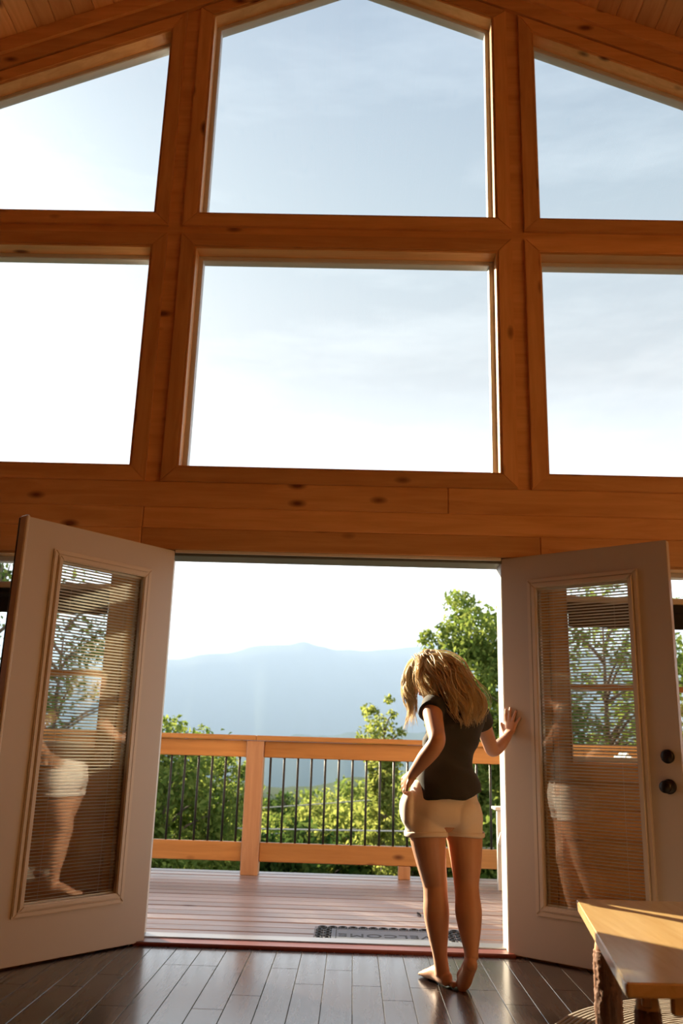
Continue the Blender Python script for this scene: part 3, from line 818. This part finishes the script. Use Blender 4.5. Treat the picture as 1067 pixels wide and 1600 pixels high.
for b_, m_, e_, r in (((0.021, 1.132), (0.019, 1.168), (0.017, 1.204), 0.0080), ((0.040, 1.138), (0.042, 1.176), (0.045, 1.212), 0.0082),
                      ((0.058, 1.134), (0.067, 1.166), (0.079, 1.196), 0.0080), ((0.075, 1.120), (0.088, 1.142), (0.103, 1.160), 0.0072)):
    body.add(*tube([DRX(b_[0], b_[1] - 0.01, 0.013), DRX(*b_, 0.013), DRX(*m_, 0.0125), DRX(*e_, 0.0085)], [r * 1.15, r * 1.1, r, r * 0.88], 12, 4))
body.add(*tube([DRX(0.020, 1.078, 0.020), DRX(0.004, 1.100, 0.018), DRX(-0.010, 1.132, 0.012)], [0.014, 0.0105, 0.0082], 12, 4))
# head, bowed towards the lower left
HC = Vector((0.478, -0.470, 1.335))
G = Vector((-0.74, 0.44, -0.46)).normalized(); U = Vector((-0.30, 0.22, 0.92)); U = (U - G * U.dot(G)).normalized(); S = G.cross(U).normalized()
def hp(s, g, u): return HC + S * s + G * g + U * u
body.add(*ellipsoid(hp(0, -0.008, 0.018), (S * 0.072, G * 0.088, U * 0.088)))
body.add(*ellipsoid(hp(0, 0.028, -0.035), (S * 0.058, G * 0.056, U * 0.062)))
body.add(*ellipsoid(hp(0, 0.058, -0.082), (S * 0.026, G * 0.022, U * 0.020)))
body.add(*tube([hp(0, 0.072, 0.018), hp(0, 0.088, -0.005), hp(0, 0.100, -0.026), hp(0, 0.086, -0.036)], [0.008, 0.009, 0.0125, 0.009], 12, 4, ref=U))
body.add(*ellipsoid(hp(0, 0.079, -0.052), (S * 0.021, G * 0.010, U * 0.007))); body.add(*ellipsoid(hp(0, 0.077, -0.063), (S * 0.019, G * 0.010, U * 0.008)))
for s in (-1, 1):
    body.add(*ellipsoid(hp(s * 0.070, -0.008, -0.012), (S * 0.010 * s, G * 0.017, U * 0.029)))
    body.add(*ellipsoid(hp(s * 0.038, 0.052, -0.022), (S * 0.020, G * 0.018, U * 0.018)))
    body.add(*ellipsoid(hp(s * 0.031, 0.070, 0.026), (S * 0.022, G * 0.010, U * 0.007)))
body.add(*tube([(0.560, -0.524, 1.262), (0.530, -0.502, 1.290), hp(0, -0.018, -0.030)], [0.048, 0.046, 0.048], 20, 4))
wm = remesh(body.v, body.f, 'woman_body', 0.0042, 5)
woman = empty('person', (0.565, -0.62, 0.0)); tag(woman, 'barefoot woman in dark tee and cream shorts, one palm on the door', 'person')
def wlink(name, me, mat):
    for q in me.vertices: pass
    o = link(name, me, mat, woman); o.matrix_parent_inverse = Matrix.Translation((-0.565, 0.62, 0.0)); return o
wlink('body', wm, SKIN)
WHITE = principled('eye_white', (0.8, 0.8, 0.78), 0.2); IRIS = principled('iris', (0.06, 0.09, 0.11), 0.2); LIP = principled('lips', (0.50, 0.17, 0.14), 0.4); BROW = principled('brow', (0.25, 0.14, 0.06), 0.8)
for s in (-1, 1):
    e_ = wlink('eye', mesh('eye', *ellipsoid(hp(s * 0.031, 0.067, 0.007), (S * 0.012, G * 0.012, U * 0.011), 16, 10), True), WHITE)
    wlink('iris', mesh('iris', *ellipsoid(hp(s * 0.031, 0.0755, 0.0055), (S * 0.0055, G * 0.0045, U * 0.0055), 12, 8), True), IRIS)
    wlink('eyebrow', mesh('eyebrow', *tube([hp(s * 0.016, 0.081, 0.030), hp(s * 0.033, 0.079, 0.034), hp(s * 0.050, 0.064, 0.028)], [0.0028, 0.0035, 0.0018], 8, 3), True), BROW)
wlink('mouth', mesh('mouth', *ellipsoid(hp(0, 0.083, -0.0575), (S * 0.018, G * 0.008, U * 0.0075), 16, 8), True), LIP)

def wrinkle(me, amp, dirs, z0=None, z1=None):
    """soft cloth folds: displaces along the normal"""
    n_ = len(me.vertices); co = np.empty(n_ * 3); no = np.empty(n_ * 3)
    me.vertices.foreach_get('co', co); me.vertex_normals.foreach_get('vector', no)
    co = co.reshape(-1, 3); no = no.reshape(-1, 3); d = np.zeros(n_)
    for (k, ph, a) in dirs: d += a * np.sin(co @ np.array(k) + ph + 1.3 * np.sin(co[:, 2] * 9 + co[:, 0] * 7))
    me.vertices.foreach_set('co', (co + no * (d * amp)[:, None]).ravel()); me.update()

sh = MB()
st = [((0.5600, -0.592, 0.792), (0.163, 0.128)), ((0.5545, -0.590, 0.835), (0.158, 0.118)), ((0.548, -0.580, 0.90), (0.142, 0.104)), ((0.551, -0.576, 0.96), (0.130, 0.094)),
      ((0.573, -0.568, 1.05), (0.141, 0.101)), ((0.592, -0.562, 1.12), (0.151, 0.105)), ((0.595, -0.556, 1.175), (0.148, 0.090)), ((0.588, -0.546, 1.215), (0.112, 0.072)), ((0.574, -0.533, 1.240), (0.068, 0.062))]
sh.add(*tube([p for p, r in st], [r for p, r in st], 40, 5, ref=FT, cap=0.05))
sh.add(*tube([(0.520, -0.605, 1.185), (0.484, -0.645, 1.178), (0.466, -0.690, 1.148)], [0.062, 0.061, 0.060], 24, 4, cap=0.05))
sh.add(*tube([(0.665, -0.510, 1.170), (0.708, -0.466, 1.160), (0.742, -0.416, 1.110)], [0.060, 0.058, 0.056], 24, 4, cap=0.05))
sm_ = remesh(sh.v, sh.f, 'tshirt', 0.0055, 5)
wrinkle(sm_, 0.0032, (((18, 12, 62), 0.3, 1.0), ((-30, 22, 45), 1.9, 0.7), ((40, 10, 20), 0.8, 0.5)))
# sheared hem: lower at the back and to the right
for q in sm_.vertices:
    if q.co.z < 0.90:
        tt = min(1.0, (0.90 - q.co.z) / 0.10)
        q.co.z += tt * (-0.09 * (q.co.x - 0.56) + 0.20 * (q.co.y + 0.60))
wlink('tshirt', sm_, SHIRT)

sp = MB()
pv = [((0.537, -0.578, 0.835), (0.148, 0.102)), ((0.533, -0.580, 0.785), (0.166, 0.117)), ((0.531, -0.584, 0.72), (0.176, 0.124)), ((0.533, -0.586, 0.672), (0.166, 0.112)), ((0.535, -0.586, 0.650), (0.12, 0.08))]
sp.add(*tube([p for p, r in pv], [r for p, r in pv], 40, 5, ref=FP, cap=0.1))
sp.add(*tube([(0.462, -0.598, 0.74), (0.452, -0.610, 0.68), (0.450, -0.617, 0.618)], [(0.098, 0.098), (0.097, 0.098), (0.095, 0.096)], 32, 5, cap=0.02))
sp.add(*tube([(0.608, -0.560, 0.74), (0.618, -0.560, 0.68), (0.625, -0.562, 0.616)], [(0.096, 0.098), (0.095, 0.098), (0.092, 0.095)], 32, 5, cap=0.02))
sp.add(*ellipsoid((0.470, -0.640, 0.715), ((0.074, 0, 0), (0, 0.074, 0), (0, 0, 0.078)))); sp.add(*ellipsoid((0.606, -0.618, 0.715), ((0.074, 0, 0), (0, 0.074, 0), (0, 0, 0.078))))
sp.add(*tube([(0.366, -0.640, 0.800), (0.357, -0.648, 0.75), (0.357, -0.652, 0.69), (0.368, -0.648, 0.655)], [(0.014, 0.040), (0.022, 0.050), (0.022, 0.050), (0.012, 0.04)], 20, 5, ref=FP))
sp_m = remesh(sp.v, sp.f, 'shorts', 0.0055, 6)
wrinkle(sp_m, 0.0022, (((25, 18, 55), 0.9, 1.0), ((-42, 30, 25), 0.1, 0.7)))
wlink('shorts', sp_m, SHORTS)
for cx_, cy_, r0 in ((0.450, -0.617, 0.0965), (0.625, -0.562, 0.0945)):
    v, f = [], []
    for a in range(40):
        t_ = 2 * math.pi * a / 40
        for b in range(8):
            p_ = 2 * math.pi * b / 8; rr_ = r0 + 0.0030 * math.cos(p_)
            v.append((cx_ + rr_ * math.cos(t_), cy_ + rr_ * math.sin(t_), 0.622 + 0.011 * math.sin(p_) + 0.004 * math.sin(2 * t_ + cx_ * 9)))
    for a in range(40):
        for b in range(8): f.append((a * 8 + b, ((a + 1) % 40) * 8 + b, ((a + 1) % 40) * 8 + (b + 1) % 8, a * 8 + (b + 1) % 8))
    wlink('hem', mesh('hem', v, f, True), SHORTS)
# hair: an inner mass and loose waved locks over it
hv = MB()
hv.add(*ellipsoid(hp(0, -0.030, 0.024), (S * 0.080, G * 0.086, U * 0.082)))
MASS = [  # path, radii, number of locks
    ([hp(0, -0.02, 0.052), (0.540, -0.545, 1.372), (0.585, -0.600, 1.318), (0.640, -0.640, 1.250), (0.672, -0.665, 1.180), (0.672, -0.672, 1.115)], [0.046, 0.052, 0.052, 0.054, 0.046, 0.020], 30),
    ([hp(0.0, -0.05, 0.030), (0.530, -0.575, 1.325), (0.570, -0.645, 1.250), (0.607, -0.685, 1.175), (0.622, -0.695, 1.105)], [0.056, 0.060, 0.054, 0.046, 0.018], 30),
    ([hp(0, 0.035, 0.075), (0.404, -0.470, 1.365), (0.378, -0.478, 1.305), (0.380, -0.492, 1.230), (0.394, -0.515, 1.155), (0.384, -0.515, 1.085)], [0.030, 0.026, 0.025, 0.022, 0.015, 0.008], 13),
    ([hp(0, 0.01, 0.075), (0.440, -0.540, 1.365), (0.448, -0.590, 1.300), (0.480, -0.640, 1.235), (0.525, -0.672, 1.165)], [0.040, 0.036, 0.036, 0.032, 0.014], 16),
]
for path, rad, n_ in MASS: hv.add(*tube(path, [r * 0.30 for r in rad], 18, 5))
wlink('hair_mass', remesh(hv.v, hv.f, 'hair_mass', 0.006, 4), HAIR)
lk = MB()
def lock(P, width, seg=4):
    w_ = [max(width * (1 - (i / (len(P) - 1)) ** 2.2), 0.0005) for i in range(len(P))]
    lk.add(*tube(P, w_, seg, 1, ref=(0.3, -0.9, 0.2)))
for path, rad, n_ in MASS:                       # clumps of waved locks that share a wave and an end
    P, R_ = crom(path, rad, 7)
    fr = frames(P, (0.2, -0.95, 0.25))
    for c_ in range(n_):
        a0 = 2 * math.pi * (c_ + random.uniform(-0.4, 0.4)) / n_ * 3; r0 = random.uniform(0.62, 1.02)
        ph, fq, am = random.uniform(0, 6.28), random.uniform(3.5, 6.5), random.uniform(0.006, 0.015)
        endc = random.uniform(0.70, 1.0); ext = random.uniform(0.0, 0.03)
        for i in range(17):
            a = a0 + random.gauss(0, 0.20); rr_ = r0 * random.uniform(0.92, 1.14) if random.random() < 0.93 else random.uniform(1.1, 1.5)
            p1_, am1 = ph + random.gauss(0, 0.35), am * random.uniform(0.8, 1.25)
            m_ = max(6, min(len(P), int(len(P) * endc * random.uniform(0.9, 1.05)))); pts = []
            for k in range(m_):
                p, s_, r_, t_ = fr[k]; u_ = k / (len(P) - 1)
                rd = max(R_[k][0], 0.018) * rr_
                wv = am1 * min(1, 0.25 + u_ * 2) * math.sin(p1_ + fq * u_ * 2.4)
                wv2 = am1 * min(1, 0.25 + u_ * 2) * math.cos(p1_ * 1.7 + fq * u_ * 2.1)
                pts.append(p + s_ * (rd * math.cos(a) + wv) + r_ * (rd * math.sin(a) + wv2))
            d_ = (pts[-1] - pts[-2]).normalized(); pts.append(pts[-1] + (d_ * 0.6 + Vector((0, 0, -0.4))) * (0.008 + ext * random.random()))
            lock(pts, random.uniform(0.0020, 0.0045))
# locks combed over the crown
for i in range(260):
    a0 = random.uniform(-1.5, 1.5); 
    side = random.choice((-1, 1))
    pts = []; ph = random.uniform(0, 6.28); lift = random.uniform(1.0, 1.10)
    g0 = random.uniform(-0.055, 0.052)
    for k in range(9):
        th_ = side * (0.06 + k / 8 * random.uniform(1.45, 1.75))
        gg = g0 - 0.028 * k / 8 + 0.004 * math.sin(ph + k * 0.9)
        cz = math.sqrt(max(0.05, 1 - ((gg + 0.03) / 0.092) ** 2))
        pts.append(hp(0.084 * cz * math.sin(th_) * lift, gg, 0.024 + 0.085 * cz * math.cos(th_) * lift))
    lock(pts, random.uniform(0.0025, 0.0048))
wlink('hair_locks', mesh('hair_locks', lk.v, lk.f, True), HAIR)

# ------------------------------------------------------------------ the hillside, the trees and the mountains
LEAF_A = leafmat('leaf_green', (0.085, 0.15, 0.035), (0.22, 0.28, 0.075), 0.5)
LEAF_B = leafmat('leaf_yellow_green', (0.15, 0.21, 0.05), (0.30, 0.34, 0.10), 0.55)
LEAF_C = leafmat('leaf_dark', (0.030, 0.075, 0.022), (0.085, 0.13, 0.035), 0.4)
def ground_z(x, y): return -2.6 - 0.24 * max(0.0, y - 3.0) if y < 70 else -18.7 - 0.10 * (y - 70)
def leaves(centres, radii, per, size, aspect=0.55):
    """folded leaf blades scattered in clusters"""
    C_ = np.repeat(np.asarray(centres, float), per, 0); Rr = np.repeat(np.asarray(radii, float), per)
    n = len(C_)
    d = rng.normal(size=(n, 3)); d /= np.linalg.norm(d, axis=1)[:, None]
    pos = C_ + d * (Rr * rng.random(n) ** 0.45)[:, None] * np.array([1, 1, 0.8])
    nrm = rng.normal(size=(n, 3)) * 0.75 + d * 0.5 + np.array([0, 0, 0.45]); nrm /= np.linalg.norm(nrm, axis=1)[:, None]
    a = rng.normal(size=(n, 3)); a -= nrm * (a * nrm).sum(1)[:, None]; a /= np.linalg.norm(a, axis=1)[:, None]
    b = np.cross(nrm, a); s = size * rng.uniform(0.65, 1.3, n)[:, None]
    p0 = pos - a * s * 0.5; p2 = pos + a * s * 0.5 - nrm * s * 0.08
    p1 = pos + b * s * aspect * 0.5 + nrm * s * 0.10; p3 = pos - b * s * aspect * 0.5 + nrm * s * 0.10
    v = np.stack([p0, p1, p2, p3], 1).reshape(-1, 3)
    i = np.arange(n)[:, None] * 4
    f = np.concatenate([i + np.array([[0, 1, 2]]), i + np.array([[0, 2, 3]])], 0)
    return v, f
def np_mesh(name, v, f, mat):
    me = bpy.data.meshes.new(name); me.vertices.add(len(v)); me.vertices.foreach_set('co', np.asarray(v, np.float32).ravel())
    nl = len(f) * 3; me.loops.add(nl); me.loops.foreach_set('vertex_index', np.asarray(f, np.int32).ravel())
    me.polygons.add(len(f)); me.polygons.foreach_set('loop_start', np.arange(0, nl, 3, dtype=np.int32)); me.polygons.foreach_set('loop_total', np.full(len(f), 3, np.int32))
    me.update(); me.validate(); me.materials.append(mat); return me
def tree_meshes(rx, h, trunk_h, ncl, per, size, mat, clr=0.30, wispy=False):
    """crown of height h and radius rx standing on a trunk of trunk_h, base at the origin"""
    cs, rs = [], []
    for i in range(ncl):
        while True:
            u = rng.uniform(-1, 1, 3)
            if np.linalg.norm(u) <= 1 and np.linalg.norm(u) > 0.35: break
        zt = (u[2] + 1) / 2
        wd = (0.55 + 0.6 * zt) if zt < 0.6 else 1.0
        if wispy: wd *= 0.8 + 0.4 * math.sin(zt * 9)
        cs.append((u[0] * rx * wd, u[1] * rx * wd, trunk_h + zt * h)); rs.append(rx * clr * rng.uniform(0.6, 1.25))
    v, f = leaves(cs, rs, per, size)
    crown = np_mesh('crown', v, f, mat)
    tm = MB(); top = trunk_h + h * 0.86; tr = 0.035 * rx + 0.05
    tm.add(*tube([(0, 0, 0), (0.05 * rx, 0.02, trunk_h * 0.6), (-0.04 * rx, 0.03, trunk_h + h * 0.35), (0.02, 0, top)], [tr * 1.3, tr, tr * 0.7, tr * 0.15], 8, 3))
    for i in range(0, ncl, max(1, ncl // 26)):
        c = cs[i]; z0 = max(trunk_h * 0.85, c[2] - 0.35 * math.hypot(c[0], c[1]) - 0.3)
        tm.add(*tube([(0, 0, z0), (c[0] * 0.5, c[1] * 0.5, (z0 + c[2]) / 2 + 0.1), c], [tr * 0.35, tr * 0.22, tr * 0.06], 5, 2))
    trunk = mesh('trunk', tm.v, tm.f, True); trunk.materials.append(TRUNKM)
    return crown, trunk
def put_tree(meshes, x, y, z, scale, rz, label, group=None, name='tree'):
    t = empty(name, (x, y, z), rz); t.scale = (scale,) * 3
    tag(t, label, 'tree', group)
    c = link('crown', meshes[0], None, t); c['kind'] = 'stuff'
    link('trunk', meshes[1], None, t)
    return t
def polar(az, d): return 0.11 + d * math.sin(math.radians(az)), -4.72 + d * math.cos(math.radians(az))
def own_tree(az, d, el, r, h, label, mat, ncl=90, per=70, size=0.13, wispy=False, clr=0.30, group=None):
    x, y = polar(az, d); top = 1.0 + d * math.tan(math.radians(el)); gz = ground_z(x, y)
    th_ = max(0.4, top - h - gz)
    return put_tree(tree_meshes(r, h, th_, ncl, per, size, mat, clr, wispy), x, y, gz, 1.0, random.uniform(0, 6.28), label, group)
own_tree(-11.7, 17.5, 1.7, 1.55, 4.2, 'leafy tree behind the railing left of the wooden post', LEAF_A, 150, 80, 0.13, clr=0.26)
own_tree(-8.6, 19.0, -0.9, 1.0, 3.0, 'short bushy tree just left of the railing post', LEAF_A, 70, 70, 0.13, clr=0.3)
own_tree(7.6, 19.0, 10.3, 1.25, 5.6, 'tall sunlit tree behind the woman beside the right door', LEAF_A, 150, 75, 0.135, clr=0.26)
own_tree(10.8, 18.0, 10.6, 1.5, 6.0, 'tall tree mostly hidden by the right door', LEAF_A, 120, 75, 0.135, clr=0.28)
own_tree(2.0, 20.0, 2.9, 0.76, 4.0, 'thin wispy young tree left of the woman', LEAF_B, 140, 40, 0.11, wispy=True, clr=0.24)
own_tree(16.0, 19.0, 10.5, 1.9, 7.0, 'broad tree seen through the right door glass', LEAF_A, 95, 55, 0.14)
own_tree(21.5, 21.0, 9.5, 2.2, 7.0, 'broad tree seen past the right edge of the right door', LEAF_A, 110, 60, 0.17)
own_tree(-18.8, 19.0, 8.8, 1.5, 7.0, 'broad tree seen through the left door glass', LEAF_A, 85, 48, 0.13)
own_tree(-23.0, 20.0, 14.0, 2.3, 8.5, 'tall tree seen past the free edge of the left door', LEAF_A, 95, 40, 0.13)
# unseen trees added on the left to shade deck planks and left blind
for (x, y, top, r, lab) in ((-14.0, 16.9, 7.7, 2.7, 'dense shade tree added left of the deck, outside the view through the doors'),
                            (-12.2, 18.6, 7.8, 2.3, 'dense unseen tree added for shade down the slope left of the deck railing'),
                            (-10.96, 8.29, 7.4, 1.6, 'dense unseen tree added for shade at the left corner of the deck')):
    gz = ground_z(x, y); h = 7.6
    put_tree(tree_meshes(r, h, top - h - gz, 330, 85, 0.24, LEAF_C, 0.30), x, y, gz, 1.0, 0.4, lab)
# young wood on the slope below: three kinds, copied
protoA = tree_meshes(1.5, 3.6, 2.6, 90, 60, 0.16, LEAF_A, 0.30)
protoB = tree_meshes(1.4, 3.2, 2.8, 85, 55, 0.16, LEAF_B, 0.28)
protoC = tree_meshes(1.7, 3.4, 2.4, 95, 60, 0.18, LEAF_C, 0.32)
spots = [(-13.5, 24, -2.2, 'C'), (-10.2, 23, -4.0, 'A'), (-7.2, 22, -4.6, 'C'), (-4.9, 24, -5.6, 'A'), (-2.6, 22, -5.2, 'C'), (-0.2, 23, -4.2, 'B'), (1.8, 24, -3.2, 'B'), (3.9, 22, -3.6, 'B'), (6.0, 23, -2.0, 'A'), (8.6, 24, 0.5, 'C'),
         (-12.0, 31, -3.2, 'A'), (-8.9, 33, -3.2, 'B'), (-6.0, 36, -4.4, 'C'), (-3.2, 34, -4.4, 'A'), (-0.9, 33, -3.0, 'B'), (1.0, 36, -2.2, 'A'), (3.1, 35, -2.4, 'C'), (5.2, 33, -1.0, 'B'),
         (-6.6, 50, -3.7, 'B'), (-4.2, 52, -3.4, 'C'), (-1.9, 54, -3.0, 'A'), (0.4, 50, -2.4, 'B'), (2.6, 52, -1.9, 'A')]
ORD = ('first', 'second', 'third', 'fourth', 'fifth', 'sixth', 'seventh', 'eighth', 'ninth', 'tenth')
for i, (az, d, el, kd) in enumerate(spots):
    pm = {'A': protoA, 'B': protoB, 'C': protoC}[kd]; x, y = polar(az, d); top = 1.0 + d * math.tan(math.radians(el))
    sc_ = 1.0 + 0.012 * d + 0.1 * random.random()
    row, k0 = ('nearest', 0) if i < 10 else ('middle', 10) if i < 18 else ('farthest', 18)
    lab = '%s tree, %s from the left in the %s row of the wood below' % ({'A': 'mid-green', 'B': 'yellow-green', 'C': 'dark green'}[kd], ORD[i - k0], row)
    put_tree(pm, x, y, top - sc_ * {'A': 6.2, 'B': 6.0, 'C': 5.8}[kd], sc_, random.uniform(0, 6.28), lab, 'wood on the slope below the deck')

def terrain(name, x0, x1, y0, y1, nx, ny, fn, mat):
    v, f = [], []
    for j in range(ny + 1):
        for i in range(nx + 1):
            x = x0 + (x1 - x0) * i / nx; y = y0 + (y1 - y0) * j / ny; v.append((x, y, fn(x, y)))
    for j in range(ny):
        for i in range(nx):
            a = j * (nx + 1) + i; f.append((a, a + 1, a + nx + 2, a + nx + 1))
    return link(name, mesh(name, v, f, True), mat)
FOREST = bpy.data.materials.new('forest_floor'); FOREST.use_nodes = True
_t = FOREST.node_tree; _nz = _t.nodes.new('ShaderNodeTexNoise'); _nz.inputs['Scale'].default_value = 0.25; _nz.inputs['Detail'].default_value = 8
_tc = _t.nodes.new('ShaderNodeTexCoord'); _t.links.new(_tc.outputs['Object'], _nz.inputs['Vector'])
_r = _t.nodes.new('ShaderNodeValToRGB'); _r.color_ramp.elements[0].color = (0.025, 0.055, 0.018, 1); _r.color_ramp.elements[1].color = (0.09, 0.13, 0.035, 1)
_r.color_ramp.elements[0].position = 0.35; _r.color_ramp.elements[1].position = 0.7
_t.links.new(_nz.outputs['Fac'], _r.inputs[0]); _t.links.new(_r.outputs[0], _t.nodes['Principled BSDF'].inputs['Base Color']); _t.nodes['Principled BSDF'].inputs['Roughness'].default_value = 0.95
def hill(x, y):
    return ground_z(x, y) + 0.5 * math.sin(x * 0.31 + y * 0.2) + 0.4 * math.sin(y * 0.47 - x * 0.23)
g_ = terrain('ground_slope', -70, 70, 0.2, 160, 60, 70, hill, FOREST); tag(g_, 'wooded ground falling away below the deck', kind='structure')
def fbm(x, seed, octs=6):
    return sum(math.sin(x * 2.0 ** k * 1.7 + seed * (k + 1) * 2.3) / 2.0 ** k for k in range(octs))
MOUNT = principled('mountain_forest', (0.028, 0.075, 0.028), 0.95)
# crest heights read as degrees above eye level by bearing
def crest_far(az):
    pts = [(-60, 4.2), (-30, 4.0), (-16, 4.3), (-12.2, 4.9), (-9, 5.5), (-5.6, 6.1), (-4.5, 6.2), (-3.4, 6.45), (-2.4, 6.25), (-1.2, 6.0), (0.6, 5.9), (2.2, 6.1), (4.5, 6.4), (7, 6.7), (12, 6.2), (30, 4.5), (60, 4.0)]
    for (a, e), (b, g) in zip(pts, pts[1:]):
        if a <= az <= b:
            t = (az - a) / (b - a); t = t * t * (3 - 2 * t); return e + (g - e) * t
    return 4.0
def mountain(name, dist, crest, depth, base, label, rough):
    v, f = [], []; naz, nd = 240, 14
    for i in range(naz + 1):
        az = -50 + 100 * i / naz; hgt = dist * math.tan(math.radians(crest(az) + rough * fbm(az * 0.55, 3.1)))
        for j in range(nd + 1):
            t = j / nd                                     # 0 foot in front, 1 crest
            d = dist - depth * (1 - t)
            spur = 0.10 * math.sin(az * 1.1 + 2 * t) + 0.06 * math.sin(az * 2.7 - 3 * t)
            z = base + (hgt - base) * (t ** 1.25) * (1 + spur * (1 - t) * 1.2)
            v.append((d * math.sin(math.radians(az)), -4.7 + d * math.cos(math.radians(az)), z))
        v.append(((dist + depth * 0.6) * math.sin(math.radians(az)), -4.7 + (dist + depth * 0.6) * math.cos(math.radians(az)), base))
    m_ = nd + 2
    for i in range(naz):
        for j in range(m_ - 1):
            a = i * m_ + j; f.append((a, a + m_, a + m_ + 1, a + 1))
    o = link(name, mesh(name, v, f, True), MOUNT); tag(o, label, kind='structure'); return o
mountain('mountain_ridge', 2100, crest_far, 800, -160, 'pale blue hazy mountain ridge along the horizon', 0.05)
mountain('foothill', 1150, lambda az: 0.35 + 1.0 * math.exp(-((az - 9) / 7.0) ** 2) + 0.5 * math.exp(-((az + 4) / 3.0) ** 2) - 1.2 * math.exp(-((az + 8) / 4.0) ** 2), 500, -160, 'lower hazy foothill in front of the mountain ridge', 0.12)
mountain('wooded_hill', 420, lambda az: -2.35 + 0.35 * math.sin(az * 0.5 + 1) , 330, -70, 'green wooded hill beyond the slope in the valley', 0.10)
hz_ = MB().box(-1700, 1700, 560, 2900, -165, 262)
haze = hz_.obj('valley_haze', None); tag(haze, 'bluish valley haze veiling the mountains', 'haze', kind='stuff')
HM = bpy.data.materials.new('haze'); HM.use_nodes = True; _t = HM.node_tree; _t.nodes.clear()
_o = _t.nodes.new('ShaderNodeOutputMaterial'); _v = _t.nodes.new('ShaderNodeVolumeScatter')
_v.inputs['Color'].default_value = (0.54, 0.69, 0.90, 1); _v.inputs['Density'].default_value = 0.0010; _v.inputs['Anisotropy'].default_value = 0.0
_a = _t.nodes.new('ShaderNodeVolumeAbsorption'); _a.inputs['Color'].default_value = (0.54, 0.69, 0.90, 1); _a.inputs['Density'].default_value = 0.0010
_s = _t.nodes.new('ShaderNodeAddShader'); _t.links.new(_v.outputs[0], _s.inputs[0]); _t.links.new(_a.outputs[0], _s.inputs[1])
_t.links.new(_s.outputs[0], _o.inputs['Volume']); haze.data.materials.append(HM)

# overhead wires crossing the slope
WIRE = principled('wire', (0.55, 0.56, 0.56), 0.5)
def wire(p0, p1, sag, r, label):
    pts = [Vector(p0).lerp(Vector(p1), t / 24) - Vector((0, 0, sag * 4 * (t / 24) * (1 - t / 24))) for t in range(25)]
    o = MB().add(*tube(pts, [r] * 25, 6)).obj('overhead_wire', WIRE, None, True); tag(o, label, 'wire', 'overhead wires below the deck')
wire((-14, 13.0, -0.62), (16, 15.0, -0.30), 0.25, 0.014, 'uppermost level overhead wire behind the balusters')
wire((-14, 13.4, -0.90), (16, 15.4, -0.72), 0.25, 0.016, 'lower of the two level overhead wires behind the balusters')
wire((-14, 13.6, -1.12), (16, 15.6, -0.84), 0.25, 0.012, 'lowest thin overhead wire near the bottom rail')
wire((-16, 22.0, -1.9), (13, 15.0, 1.3), 0.3, 0.014, 'slanting overhead wire rising to the right behind the balusters')
wire((-16, 22.0, -2.5), (13, 15.0, 0.6), 0.3, 0.014, 'second slanting overhead wire below the other slanting one')
